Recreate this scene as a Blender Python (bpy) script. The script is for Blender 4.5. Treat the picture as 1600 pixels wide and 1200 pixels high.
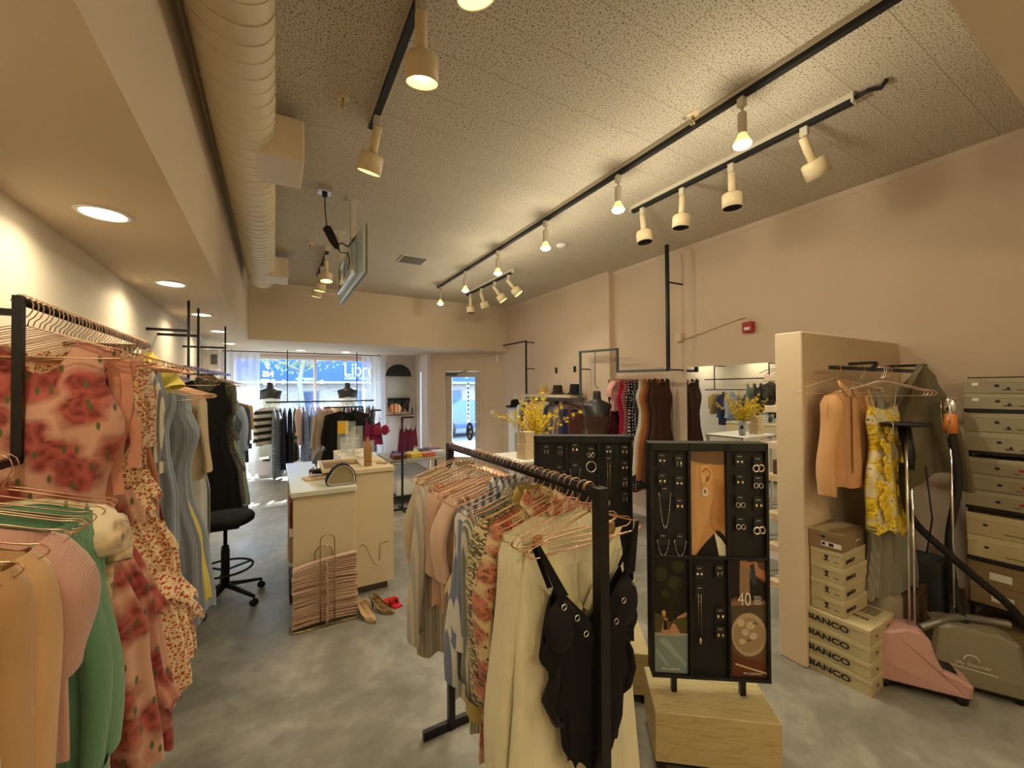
import bpy, math, random
from mathutils import Vector, Matrix
from math import sin, cos, pi, radians, sqrt, atan2, tan
scene = bpy.context.scene
for o in list(bpy.data.objects): bpy.data.objects.remove(o)
col = scene.collection
rnd = random.Random(7)

# ------------------------------------------------------------------ camera
FPX, YAW, PITCH, ROLL, EYE = 641.8, 0.52397, 0.01314, -0.0067, 1.7
_cy, _sy, _cp, _sp, _cr, _sr = cos(YAW), sin(YAW), cos(PITCH), sin(PITCH), cos(ROLL), sin(ROLL)
_f = Vector((_sy*_cp, _cy*_cp, _sp)); _r = Vector((_cy, -_sy, 0)); _u = _r.cross(_f)
_R = _cr*_r + _sr*_u; _U = -_sr*_r + _cr*_u
cd = bpy.data.cameras.new('camera'); cam = bpy.data.objects.new('camera', cd); col.objects.link(cam)
cd.sensor_width = 36; cd.lens = FPX/1600*36; cd.clip_start = 0.02; cd.clip_end = 200
cam.matrix_world = Matrix(((_R.x, _U.x, -_f.x, 0), (_R.y, _U.y, -_f.y, 0), (_R.z, _U.z, -_f.z, EYE), (0, 0, 0, 1)))
scene.camera = cam

# ------------------------------------------------------------------ world, sun, exposure
w = bpy.data.worlds.new('world'); scene.world = w; w.use_nodes = True
bg = w.node_tree.nodes['Background']; bg.inputs[0].default_value = (0.56, 0.77, 1.0, 1); bg.inputs[1].default_value = 7.0
sun = bpy.data.lights.new('sun', 'SUN'); sun.energy = 16; sun.angle = radians(2); sun.color = (1.0, 0.97, 0.92)
so = bpy.data.objects.new('sun', sun); col.objects.link(so); so.rotation_euler = Vector((-.25, -.74, -.60)).to_track_quat('-Z', 'Y').to_euler()
scene.view_settings.view_transform = 'Standard'; scene.view_settings.look = 'None'
scene.view_settings.exposure = 1.0; scene.view_settings.gamma = 1; scene.view_settings.use_curve_mapping = False
WARM = (1.0, 0.915, 0.69)
P_PAR, P_CAN, P_DOWN = 6, 7, 2.4      # lamp powers in watts

# ------------------------------------------------------------------ geometry helpers
class MB:
    def __init__(s): s.v = []; s.f = []; s.m = []; s.sm = []
    def add(s, v, f, mi=0, smooth=False):
        b = len(s.v); s.v += [tuple(p) for p in v]
        for q in f: s.f.append([b+i for i in q]); s.m.append(mi); s.sm.append(smooth)
        return s
    def box(s, x0, x1, y0, y1, z0, z1, mi=0, M=None):
        v = [Vector((x, y, z)) for x in (x0, x1) for y in (y0, y1) for z in (z0, z1)]
        if M is not None: v = [M @ p for p in v]
        return s.add(v, [(0, 1, 3, 2), (4, 6, 7, 5), (0, 4, 5, 1), (2, 3, 7, 6), (0, 2, 6, 4), (1, 5, 7, 3)], mi)
    def bbox(s, x0, x1, y0, y1, z0, z1, b=.004, mi=0, M=None):
        # box with chamfered edges
        c = Vector(((x0+x1)/2, (y0+y1)/2, (z0+z1)/2)); h = Vector(((x1-x0)/2, (y1-y0)/2, (z1-z0)/2))
        b = min(b, h.x*.49, h.y*.49, h.z*.49)
        v = []; idx = {}
        for sx in (-1, 1):
            for sy in (-1, 1):
                for sz in (-1, 1):
                    for a in range(3):
                        d = [h.x-b, h.y-b, h.z-b]; d[a] += b
                        idx[(sx, sy, sz, a)] = len(v); p = c+Vector((sx*d[0], sy*d[1], sz*d[2]))
                        v.append(M @ p if M is not None else p)
        f = []
        for a in range(3):
            o1, o2 = (a+1) % 3, (a+2) % 3
            for sg in (-1, 1):
                q = []
                for (p, r) in ((-1, -1), (1, -1), (1, 1), (-1, 1)):
                    k = [0, 0, 0]; k[a] = sg; k[o1] = p; k[o2] = r; q.append(idx[(k[0], k[1], k[2], a)])
                f.append(q if sg > 0 else q[::-1])
        for a in range(3):
            o1, o2 = (a+1) % 3, (a+2) % 3
            for p in (-1, 1):
                for r in (-1, 1):
                    k0 = [0, 0, 0]; k1 = [0, 0, 0]; k0[a] = -1; k1[a] = 1
                    for k in (k0, k1): k[o1] = p; k[o2] = r
                    q = [idx[(*k0, o1)], idx[(*k1, o1)], idx[(*k1, o2)], idx[(*k0, o2)]]
                    f.append(q if p*r > 0 else q[::-1])
        for sx in (-1, 1):
            for sy in (-1, 1):
                for sz in (-1, 1):
                    q = [idx[(sx, sy, sz, a)] for a in range(3)]
                    f.append(q if sx*sy*sz > 0 else q[::-1])
        return s.add(v, f, mi)
    def tube(s, pts, r, n=8, mi=0, closed=False, cap=True, sq=1.0):
        pts = [Vector(p) for p in pts]; N = len(pts)
        rr = r if isinstance(r, (list, tuple)) else [r]*N
        t0 = (pts[1]-pts[0]).normalized()
        up = Vector((0, 0, 1)) if abs(t0.z) < .9 else Vector((1, 0, 0))
        nrm = t0.cross(up).normalized(); v = []
        for i, p in enumerate(pts):
            a = pts[i-1] if (i or closed) else pts[i]; b = pts[(i+1) % N] if (i < N-1 or closed) else pts[i]
            t = (b-a).normalized(); nrm = (nrm - t*nrm.dot(t)); nrm = nrm.normalized() if nrm.length > 1e-6 else t.orthogonal().normalized()
            bn = t.cross(nrm)
            for k in range(n):
                an = 2*pi*k/n; v.append(p+nrm*(cos(an)*rr[i])+bn*(sin(an)*rr[i]*sq))
        f = [(i*n+k, i*n+(k+1) % n, ((i+1) % N)*n+(k+1) % n, ((i+1) % N)*n+k) for i in range(N if closed else N-1) for k in range(n)]
        if cap and not closed: f += [tuple(range(n))[::-1], tuple((N-1)*n+k for k in range(n))]
        return s.add(v, f, mi, True)
    def bar(s, a, b, t=.012, mi=0, t2=None):
        a = Vector(a); b = Vector(b); d = (b-a); L = d.length; d.normalize(); t2 = t2 or t
        up = Vector((0, 0, 1)) if abs(d.z) < .9 else Vector((0, 1, 0))
        x = d.cross(up).normalized(); y = x.cross(d)
        v = [a+x*i*t+y*j*t2+d*(L if e else 0) for e in (0, 1) for (i, j) in ((-1, -1), (1, -1), (1, 1), (-1, 1))]
        return s.add(v, [(0, 3, 2, 1), (4, 5, 6, 7), (0, 1, 5, 4), (1, 2, 6, 5), (2, 3, 7, 6), (3, 0, 4, 7)], mi)
    def lathe(s, prof, n=24, mi=0, M=None, cap=False):
        v = []
        for (r, z) in prof:
            for k in range(n):
                p = Vector((r*cos(2*pi*k/n), r*sin(2*pi*k/n), z)); v.append(M @ p if M is not None else p)
        f = [(i*n+k, i*n+(k+1) % n, (i+1)*n+(k+1) % n, (i+1)*n+k) for i in range(len(prof)-1) for k in range(n)]
        if cap: f += [tuple(range(n))[::-1], tuple((len(prof)-1)*n+k for k in range(n))]
        return s.add(v, f, mi, True)
    def prism(s, poly, y0, y1, mi=0, M=None):
        n = len(poly); v = [Vector((x, y, z)) for y in (y0, y1) for (x, z) in poly]
        if M is not None: v = [M @ p for p in v]
        return s.add(v, [tuple(range(n)), tuple(range(n, 2*n))[::-1]]+[(i, i+n, (i+1) % n+n, (i+1) % n) for i in range(n)], mi)
    def ball(s, c, r, n=10, mi=0, sc=(1, 1, 1)):
        c = Vector(c); v = []; m = n//2
        for i in range(m+1):
            for k in range(n):
                a = pi*i/m; b = 2*pi*k/n; v.append(c+Vector((r*sc[0]*sin(a)*cos(b), r*sc[1]*sin(a)*sin(b), r*sc[2]*cos(a))))
        return s.add(v, [(i*n+k, (i+1)*n+k, (i+1)*n+(k+1) % n, i*n+(k+1) % n) for i in range(m) for k in range(n)], mi, True)
    def mesh(s, name, mats):
        me = bpy.data.meshes.new(name); me.from_pydata(s.v, [], s.f)
        if not isinstance(mats, (list, tuple)): mats = [mats]
        for m in mats: me.materials.append(m)
        me.polygons.foreach_set('material_index', s.m); me.polygons.foreach_set('use_smooth', s.sm)
        me.update(); return me
    def build(s, name, mats, parent=None, loc=None, rz=None):
        o = bpy.data.objects.new(name, s.mesh(name, mats)); col.objects.link(o)
        if parent: o.parent = parent
        if loc is not None: o.location = loc
        if rz is not None: o.rotation_euler = (0, 0, rz)
        return o

ALL_LABELS = []
def tag(o, label, cat, group=None):
    o['label'] = label; o['category'] = cat
    if group: o['group'] = group
    ALL_LABELS.append((label, group)); return o
def struct(o): o['kind'] = 'structure'; return o
def empty(name, loc=(0, 0, 0), rz=0, label=None, cat=None, group=None, rot=None):
    o = bpy.data.objects.new(name, None); col.objects.link(o); o.location = loc; o.rotation_euler = rot or (0, 0, rz)
    o.empty_display_size = .05
    if label: tag(o, label, cat, group)
    return o
def dup(root, loc, rz=0, label=None, group=None):
    r = root.copy(); col.objects.link(r); r.location = loc; r.rotation_euler = (0, 0, rz)
    if label: tag(r, label, r.get('category', 'thing'), group or r.get('group'))
    for ch in list(root.children):
        c = ch.copy(); col.objects.link(c); c.parent = r
        for g in list(ch.children):
            d = g.copy(); col.objects.link(d); d.parent = c
    return r
def rounded(pts, r=.03, n=5):
    # polyline with rounded corners
    P = [Vector(p) for p in pts]; out = [P[0]]
    for i in range(1, len(P)-1):
        a = (P[i-1]-P[i]); b = (P[i+1]-P[i]); k = min(r, a.length*.49, b.length*.49); a = P[i]+a.normalized()*k; b = P[i]+b.normalized()*k
        for j in range(n+1):
            t = j/n; out.append((1-t)**2*a+2*t*(1-t)*P[i]+t*t*b)
    out.append(P[-1]); return out
def text(s, size, mat, name='lettering', parent=None, loc=(0, 0, 0), rot=(pi/2, 0, 0), ext=.0006, align='CENTER', mirror=False, sx=1.0, bold=0.0):
    cu = bpy.data.curves.new('t', 'FONT'); cu.body = s; cu.size = size; cu.extrude = ext; cu.align_x = align; cu.align_y = 'CENTER'; cu.offset = bold
    t = bpy.data.objects.new('t', cu); col.objects.link(t)
    me = bpy.data.meshes.new_from_object(t); bpy.data.objects.remove(t)
    for v in me.vertices: v.co.x *= (-sx if mirror else sx)
    if mirror: me.flip_normals()
    me.materials.clear(); me.materials.append(mat)
    o = bpy.data.objects.new(name, me); col.objects.link(o); o.parent = parent; o.location = loc; o.rotation_euler = rot
    return o

# ------------------------------------------------------------------ materials
def nodes(name):
    m = bpy.data.materials.new(name); m.use_nodes = True; nt = m.node_tree
    return m, nt, nt.nodes['Principled BSDF'], nt.nodes, nt.links
def c4(c): return (c[0], c[1], c[2], 1)
def sr(r, g, b):
    f = lambda x: (x/255/12.92) if x/255 <= .04045 else ((x/255+.055)/1.055)**2.4
    return (f(r), f(g), f(b))
def mix(N, L, fac, a, b):
    n = N.new('ShaderNodeMix'); n.data_type = 'RGBA'
    for sock, val in ((n.inputs[0], fac), (n.inputs[6], a), (n.inputs[7], b)):
        if isinstance(val, (tuple, list)): sock.default_value = c4(val)
        elif isinstance(val, (int, float)): sock.default_value = val
        else: L.new(val, sock)
    return n.outputs[2]
def math_(N, L, op, a, b=None, c=None):
    n = N.new('ShaderNodeMath'); n.operation = op
    for i, v in enumerate((a, b, c)):
        if v is None: continue
        if isinstance(v, (int, float)): n.inputs[i].default_value = v
        else: L.new(v, n.inputs[i])
    return n.outputs[0]
def ramp(N, L, fac, stops, interp='LINEAR'):
    n = N.new('ShaderNodeValToRGB'); n.color_ramp.interpolation = interp; e = n.color_ramp.elements
    while len(e) > 1: e.remove(e[-1])
    e[0].position = stops[0][0]; e[0].color = c4(stops[0][1])
    for p, c in stops[1:]: q = e.new(p); q.color = c4(c)
    L.new(fac, n.inputs[0]); return n.outputs[0]
def coord(N, L, scale=(1, 1, 1), which='Object', loc=(0, 0, 0), rot=(0, 0, 0)):
    t = N.new('ShaderNodeTexCoord'); m = N.new('ShaderNodeMapping'); L.new(t.outputs[which], m.inputs[0])
    m.inputs['Scale'].default_value = scale; m.inputs['Location'].default_value = loc; m.inputs['Rotation'].default_value = rot
    return m.outputs[0]
def noise(N, L, vec, scale, detail=3, rough=.5, dist=0):
    n = N.new('ShaderNodeTexNoise'); L.new(vec, n.inputs['Vector']); n.inputs['Scale'].default_value = scale
    n.inputs['Detail'].default_value = detail; n.inputs['Roughness'].default_value = rough; n.inputs['Distortion'].default_value = dist
    return n.outputs['Fac']
def vor(N, L, vec, scale, out='Distance', rand=1.0, dim='3D'):
    n = N.new('ShaderNodeTexVoronoi'); n.voronoi_dimensions = dim; L.new(vec, n.inputs['Vector']); n.inputs['Scale'].default_value = scale; n.inputs['Randomness'].default_value = rand
    return n.outputs[out]
def bump(N, L, P, h, strength=.2, dist=.01):
    b = N.new('ShaderNodeBump'); b.inputs['Strength'].default_value = strength; b.inputs['Distance'].default_value = dist
    L.new(h, b.inputs['Height']); L.new(b.outputs[0], P.inputs['Normal'])
_mc = {}
def flat(name, c, rough=.5, metal=0, var=.06, vs=30, bs=.0, spec=.5, alpha=1, trans=0, ior=1.45, emis=None, es=0, sheen=0, coat=0):
    if name in _mc: return _mc[name]
    m, nt, P, N, L = nodes(name)
    v = coord(N, L); n = noise(N, L, v, vs)
    L.new(mix(N, L, n, tuple(x*(1-var) for x in c), tuple(min(1, x*(1+var)) for x in c)), P.inputs['Base Color'])
    P.inputs['Roughness'].default_value = rough; P.inputs['Metallic'].default_value = metal
    P.inputs['Specular IOR Level'].default_value = spec; P.inputs['Alpha'].default_value = alpha
    P.inputs['Transmission Weight'].default_value = trans; P.inputs['IOR'].default_value = ior
    P.inputs['Sheen Weight'].default_value = sheen; P.inputs['Coat Weight'].default_value = coat
    if bs: bump(N, L, P, noise(N, L, v, vs*4, 2), bs, .004)
    if emis: P.inputs['Emission Color'].default_value = c4(emis); P.inputs['Emission Strength'].default_value = es
    _mc[name] = m; return m
def warp(N, L, v, sc_, amt):
    wv = N.new('ShaderNodeVectorMath'); wv.operation = 'ADD'; nn = N.new('ShaderNodeTexNoise'); nn.inputs['Scale'].default_value = sc_; nn.inputs['Detail'].default_value = 3; L.new(v, nn.inputs['Vector'])
    sc = N.new('ShaderNodeVectorMath'); sc.operation = 'SCALE'; L.new(nn.outputs['Color'], sc.inputs[0]); sc.inputs['Scale'].default_value = amt
    L.new(v, wv.inputs[0]); L.new(sc.outputs[0], wv.inputs[1]); return wv.outputs[0]
def fabric(key, c, pat=None, c2=None, c3=None, s=1.0, rough=.85, thin=0.0, knit=0, crinkle=0):
    """cloth; pat: vstripe, hstripe, dots, floral, ditsy, leopard, pleat, print"""
    k = ('fab', key)
    if k in _mc: return _mc[k]
    m, nt, P, N, L = nodes('fabric_'+key)
    v = coord(N, L); n = noise(N, L, v, 9, 4)
    base = mix(N, L, n, tuple(x*.86 for x in c), tuple(min(1, x*1.1) for x in c))
    v1 = v; v2 = coord(N, L, rot=(pi/2, 0, 0))
    sep = N.new('ShaderNodeSeparateXYZ'); L.new(v, sep.inputs[0]); X, Y, Z = sep.outputs
    if pat in ('vstripe', 'hstripe', 'pleat'):
        a = Z if pat == 'hstripe' else X
        q = math_(N, L, 'PINGPONG', a, .5/s)
        q = math_(N, L, 'MULTIPLY', q, 2*s)
        q = math_(N, L, 'ADD', q, math_(N, L, 'MULTIPLY', math_(N, L, 'SUBTRACT', noise(N, L, v, 6), .5), .05*min(2, 34/max(s, 1))))
        base = mix(N, L, ramp(N, L, q, [(0, (0, 0, 0)), (.46, (0, 0, 0)), (.54, (1, 1, 1))]), base, c2)
    elif pat == 'dots':
        d = vor(N, L, v2, 30*s, rand=.25, dim='2D'); base = mix(N, L, ramp(N, L, d, [(0, (1, 1, 1)), (.2, (1, 1, 1)), (.27, (0, 0, 0))]), base, c2)
    elif pat == 'floral':
        v = v2
        wv = N.new('ShaderNodeVectorMath'); wv.operation = 'ADD'; nn = N.new('ShaderNodeTexNoise'); nn.inputs['Scale'].default_value = 14*s; nn.inputs['Detail'].default_value = 3; L.new(v, nn.inputs['Vector'])
        sc = N.new('ShaderNodeVectorMath'); sc.operation = 'SCALE'; L.new(nn.outputs['Color'], sc.inputs[0]); sc.inputs['Scale'].default_value = .075/s
        L.new(v, wv.inputs[0]); L.new(sc.outputs[0], wv.inputs[1]); wvv = wv.outputs[0]
        big = noise(N, L, v, 5*s, 2); base = mix(N, L, big, base, tuple(min(1, x*1.25) for x in c))
        d = vor(N, L, wvv, 9*s, dim='2D')
        fl = ramp(N, L, d, [(0, (1, 1, 1)), (.36, (1, 1, 1)), (.62, (0, 0, 0))])
        pet = ramp(N, L, vor(N, L, wvv, 34*s, dim='2D'), [(0, tuple(x*.55 for x in c2)), (.35, c2), (.8, tuple(min(1, x*1.5+.02) for x in c2))])
        base = mix(N, L, fl, base, pet)
        d2 = vor(N, L, coord(N, L, (2.2, 1, .75), loc=(.31, .2, .7), rot=(pi/2, .6, .0)), 13*s, dim='2D')
        lf = ramp(N, L, d2, [(0, (1, 1, 1)), (.08, (1, 1, 1)), (.15, (0, 0, 0))]); base = mix(N, L, lf, base, c3)
    elif pat in ('ditsy', 'print'):
        v0 = v; v = warp(N, L, v2, 60*s, .02/s)
        d = vor(N, L, v, 42*s, dim='2D'); base = mix(N, L, ramp(N, L, d, [(0, (1, 1, 1)), (.22, (1, 1, 1)), (.34, (0, 0, 0))]), base, c2)
        d = vor(N, L, coord(N, L, loc=(.4, .1, .3), rot=(pi/2, 0, 0)), 60*s, dim='2D'); base = mix(N, L, ramp(N, L, d, [(0, (1, 1, 1)), (.2, (1, 1, 1)), (.26, (0, 0, 0))]), base, c3 or c2)
    elif pat == 'leopard':
        d = vor(N, L, warp(N, L, v2, 60*s, .02/s), 75*s, dim='2D'); base = mix(N, L, ramp(N, L, d, [(0, (0, 0, 0)), (.25, (0, 0, 0)), (.3, (1, 1, 1)), (.5, (1, 1, 1)), (.56, (0, 0, 0))]), base, c2)
    L.new(base, P.inputs['Base Color']); P.inputs['Roughness'].default_value = rough; P.inputs['Specular IOR Level'].default_value = .25
    P.inputs['Sheen Weight'].default_value = .25 if max(c) > .1 else .02
    if knit:
        wv = N.new('ShaderNodeTexWave'); wv.inputs['Scale'].default_value = 95; wv.bands_direction = 'X'; wv.inputs['Distortion'].default_value = 1.5; L.new(v, wv.inputs['Vector']); bump(N, L, P, wv.outputs['Fac'], .25, .003)
    elif crinkle: bump(N, L, P, noise(N, L, coord(N, L, (70, 70, 18)), 1, 3), .8, .006)
    else: bump(N, L, P, noise(N, L, v, 45, 3), .35, .004)
    _mc[k] = m; return m

M = {}
def wallmat(name, c, var=.05):
    m, nt, P, N, L = nodes(name); v = coord(N, L)
    n = noise(N, L, v, 1.3, 5); L.new(mix(N, L, n, tuple(x*(1-var) for x in c), tuple(x*(1+var) for x in c)), P.inputs['Base Color'])
    P.inputs['Roughness'].default_value = .75; bump(N, L, P, noise(N, L, v, 120, 3), .12, .003); return m
M['wall'] = wallmat('wall_paint_pink', sr(216, 194, 170)); M['walll'] = wallmat('wall_paint_cream', sr(228, 218, 196)); M['wallw'] = wallmat('wall_paint_white', sr(226, 212, 205))
M['soffit'] = wallmat('soffit_paint', sr(214, 196, 170)); M['part'] = wallmat('partition_paint', sr(216, 194, 162))
# concrete
m, nt, P, N, L = nodes('concrete_floor'); v = coord(N, L)
a = noise(N, L, v, 1.6, 8, .62, .6); b = noise(N, L, v, 9, 6, .6)
base = ramp(N, L, math_(N, L, 'ADD', math_(N, L, 'MULTIPLY', a, .7), math_(N, L, 'MULTIPLY', b, .3)), [(.30, sr(104, 101, 92)), (.48, sr(136, 132, 121)), (.66, sr(176, 171, 157))])
L.new(base, P.inputs['Base Color']); L.new(ramp(N, L, a, [(.3, (.32,)*3), (.7, (.55,)*3)]), P.inputs['Roughness']); bump(N, L, P, noise(N, L, v, 60, 4), .08, .003); M['floor'] = m
# ceiling tiles: 12 inch tiles, pin-hole pattern
m, nt, P, N, L = nodes('ceiling_tile'); v = coord(N, L); sep = N.new('ShaderNodeSeparateXYZ'); L.new(v, sep.inputs[0]); X, Y, Z = sep.outputs
T = .3045
yy = math_(N, L, 'ADD', Y, T*40-.118); fy = math_(N, L, 'MODULO', yy, T); row = math_(N, L, 'FLOOR', math_(N, L, 'DIVIDE', yy, T))
off = math_(N, L, 'MULTIPLY', math_(N, L, 'MODULO', row, 2), T); fx = math_(N, L, 'MODULO', math_(N, L, 'ADD', math_(N, L, 'ADD', X, 12.18-.17), off), 2*T)
ly = math_(N, L, 'LESS_THAN', fy, .0045); lx = math_(N, L, 'MULTIPLY', math_(N, L, 'LESS_THAN', fx, .0035), .75)
ln = math_(N, L, 'MAXIMUM', ly, lx)
d = vor(N, L, v, 62, rand=.8, dim='2D'); sz = noise(N, L, v, 40, 1)
hole = math_(N, L, 'LESS_THAN', d, math_(N, L, 'ADD', .04, math_(N, L, 'MULTIPLY', sz, .30)))
big = noise(N, L, v, .8, 4)
base = mix(N, L, big, sr(196, 184, 162), sr(214, 203, 184)); base = mix(N, L, hole, base, sr(120, 98, 72)); base = mix(N, L, math_(N, L, 'MULTIPLY', ln, .6), base, sr(140, 122, 98))
L.new(base, P.inputs['Base Color']); P.inputs['Roughness'].default_value = .9
bump(N, L, P, math_(N, L, 'SUBTRACT', 1, math_(N, L, 'MAXIMUM', hole, ln)), .5, .004); M['ceil'] = m
# oak
def woodmat(name, c1, c2, sc=(1, 9, 9)):
    m, nt, P, N, L = nodes(name); v = coord(N, L, sc)
    n = noise(N, L, v, 2.2, 5, .55, 1.6); r = ramp(N, L, math_(N, L, 'PINGPONG', math_(N, L, 'MULTIPLY', n, 9), 1), [(0, c1), (.35, c2), (1, c2)])
    fine = noise(N, L, coord(N, L, (sc[0]*3, sc[1]*14, sc[2]*14)), 3, 3)
    L.new(mix(N, L, math_(N, L, 'MULTIPLY', fine, .35), r, c1), P.inputs['Base Color']); P.inputs['Roughness'].default_value = .5; return m
M['oak'] = woodmat('oak_veneer', sr(182, 160, 108), sr(208, 190, 140), (1, 14, 14)); M['oakl'] = woodmat('light_wood', sr(190, 160, 120), sr(222, 200, 160), (4, 4, 4))
M['laminate'] = flat('laminate_cream', sr(214, 196, 160), .42, vs=4, var=.04); M['laminatetop'] = flat('laminate_top_gloss', sr(212, 210, 190), .12, vs=3, var=.03)
M['black'] = flat('black_powder_coat', sr(34, 33, 34), .38, .3); M['blackm'] = flat('black_matt', sr(26, 26, 24), .6); M['grey'] = flat('grey_painted_steel', sr(96, 98, 98), .35, .4)
M['rose'] = flat('rose_gold_wire', sr(214, 170, 136), .32, 1, .03); M['gold'] = flat('brass_wire', sr(196, 168, 110), .22, 1, .03); M['chrome'] = flat('chrome', (.78, .78, .78), .15, 1, .02)
M['ivory'] = flat('ivory_enamel', sr(226, 206, 166), .38); M['trackw'] = flat('track_enamel', sr(206, 196, 176), .4); M['white'] = flat('white_plastic', sr(232, 230, 224), .4); M['dark'] = flat('black_rubber', sr(24, 23, 22), .55)
M['duct'] = flat('duct_paint', sr(226, 210, 178), .45, vs=3, var=.03); M['red'] = flat('alarm_red', sr(176, 34, 30), .35); M['silver'] = flat('silver_jewel', (.86, .84, .8), .15, 1, .02); M['pearl'] = flat('pearl', sr(232, 226, 210), .2); M['goldj'] = flat('gold_jewel', sr(228, 208, 160), .18, 1, .02)
M['bulb'] = flat('lit_bulb', (1, .9, .6), .3, emis=(1, .78, .40), es=14); M['reflector'] = flat('lamp_reflector', sr(250, 226, 150), .3, .6, emis=(1, .72, .3), es=.5)
M['led'] = flat('lit_led_panel', (1, .95, .8), .4, emis=(1, .86, .62), es=9)
m, nt, P, N, L = nodes('translucent_vinyl'); N.remove(P); tl = N.new('ShaderNodeBsdfTranslucent'); df = N.new('ShaderNodeBsdfDiffuse'); cc = mix(N, L, noise(N, L, coord(N, L), 9, 2), (.88, .92, .9), (.95, .97, .96)); L.new(cc, tl.inputs[0]); L.new(cc, df.inputs[0]); m1 = N.new('ShaderNodeMixShader'); m1.inputs[0].default_value = .3; L.new(tl.outputs[0], m1.inputs[1]); L.new(df.outputs[0], m1.inputs[2]); L.new(m1.outputs[0], N['Material Output'].inputs[0]); M['vinyl'] = m
M['fill_glow'] = flat('added_fill_glow', (1, .95, .8), .4, emis=(1, .86, .56), es=20)  # glow of the unseen globe lamps added behind the camera
M['mirror'] = flat('mirror_silver', (.9, .91, .9), .01, 1, .0)
m, nt, P, N, L = nodes('window_glass'); N.remove(P)
tr = N.new('ShaderNodeBsdfTransparent'); gl = N.new('ShaderNodeBsdfGlossy'); gl.inputs['Roughness'].default_value = .02; mx = N.new('ShaderNodeMixShader'); fr = N.new('ShaderNodeFresnel'); fr.inputs[0].default_value = 1.35
nn = noise(N, L, coord(N, L), 2, 2); L.new(mix(N, L, nn, (.93, .97, 1), (.97, .99, 1)), tr.inputs[0])
L.new(fr.outputs[0], mx.inputs[0]); L.new(tr.outputs[0], mx.inputs[1]); L.new(gl.outputs[0], mx.inputs[2]); L.new(mx.outputs[0], N['Material Output'].inputs[0]); M['glass'] = m
m, nt, P, N, L = nodes('sheer_curtain'); N.remove(P)
tl = N.new('ShaderNodeBsdfTranslucent'); df = N.new('ShaderNodeBsdfDiffuse'); tp = N.new('ShaderNodeBsdfTransparent'); nn = noise(N, L, coord(N, L, (200, 200, 200)), 1, 2)
cc = mix(N, L, nn, (.82, .86, .9), (.92, .95, .98)); L.new(cc, tl.inputs[0]); L.new(cc, df.inputs[0]); m1 = N.new('ShaderNodeMixShader'); m1.inputs[0].default_value = .45; L.new(tl.outputs[0], m1.inputs[1]); L.new(df.outputs[0], m1.inputs[2])
m2 = N.new('ShaderNodeMixShader'); m2.inputs[0].default_value = .72; L.new(tp.outputs[0], m2.inputs[1]); L.new(m1.outputs[0], m2.inputs[2]); L.new(m2.outputs[0], N['Material Output'].inputs[0]); M['sheer'] = m

# ------------------------------------------------------------------ large lights of the room
def area(name, loc, size, e, c=WARM, rot=(0, 0, 0), sy=None, spread=None):
    l = bpy.data.lights.new(name, 'AREA'); l.energy = e; l.size = size; l.color = c
    if sy: l.shape = 'RECTANGLE'; l.size_y = sy
    else: l.shape = 'DISK'
    if spread: l.spread = spread
    o = bpy.data.objects.new(name, l); col.objects.link(o); o.location = loc; o.rotation_euler = rot; return o
def spot(name, loc, target, e, angle=70, blend=.6, c=WARM, r=.03):
    l = bpy.data.lights.new(name, 'SPOT'); l.energy = e; l.spot_size = radians(angle); l.spot_blend = blend; l.color = c; l.shadow_soft_size = r
    o = bpy.data.objects.new(name, l); col.objects.link(o); o.location = loc
    o.rotation_euler = (Vector(target)-Vector(loc)).to_track_quat('-Z', 'Y').to_euler(); return o
def point(name, loc, e, c=WARM, r=.045):
    l = bpy.data.lights.new(name, 'POINT'); l.energy = e; l.color = c; l.shadow_soft_size = r
    o = bpy.data.objects.new(name, l); col.objects.link(o); o.location = loc; return o
# ------------------------------------------------------------------ room shell
ZC, ZS, XL, XR, XR2 = 3.4, 2.49, -.93, 4.2, 4.29
YB = -1.6
def sbox(name, a, mat, b=0):
    m = MB(); m.box(*a); return struct(m.build(name, mat))
sbox('floor', (XL-.1, XR2+.4, YB-.1, 10.1, -.08, 0), M['floor'])
sbox('ceiling', (XL-.1, XR2+.2, YB-.1, 7.6, ZC, ZC+.08), M['ceil'])
sbox('wall_left', (XL-.1, XL, YB-.1, 10.1, 0, ZC), M['walll'])
m = MB(); m.box(XR2, XR2+.15, YB-.1, 4.44, 0, ZC); m.box(XR, XR2+.15, 4.44, 7.68, 0, ZC); struct(m.build('wall_right', M['wall']))
sbox('wall_back', (XL-.1, XR2+.2, YB-.1, YB, 0, ZC), M['wall'])
sbox('trim_soffit_left', (XL, -.35, YB, 7.42, ZS, ZC), M['soffit'])
sbox('trim_soffit_near', (-.35, XR2, YB, .27, ZS, ZC), M['soffit'])
sbox('trim_soffit_front', (XL, XR, 7.42, 10.0, ZS, ZC), M['soffit'])
m = MB()
for (y0, y1, x) in ((.27, 4.44, XR2), (4.44, 7.42, XR)):
    m.add([(x, y0, ZC-.045), (x-.008, y0, ZC-.045), (x-.026, y0, ZC), (x, y0, ZC), (x, y1, ZC-.045), (x-.008, y1, ZC-.045), (x-.026, y1, ZC), (x, y1, ZC)], [(0, 1, 2, 3), (7, 6, 5, 4), (0, 4, 5, 1), (1, 5, 6, 2)])
struct(m.build('trim_crown_right', M['wall']))
m = MB()
for k in range(3): m.box(-.35, -.335+.012*k, .27, 7.42, ZC-.11+.035*k, ZC-.075+.035*k)
struct(m.build('trim_crown_left', M['soffit']))
m = MB(); m.box(XR2-.012, XR2, YB, 4.44, 0, .1); m.box(XR-.012, XR, 4.44, 7.66, 0, .1); struct(m.build('baseboard_right', M['wallw']))
sbox('baseboard_left', (XL, XL+.012, YB, 9.99, 0, .1), M['wallw'])
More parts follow.
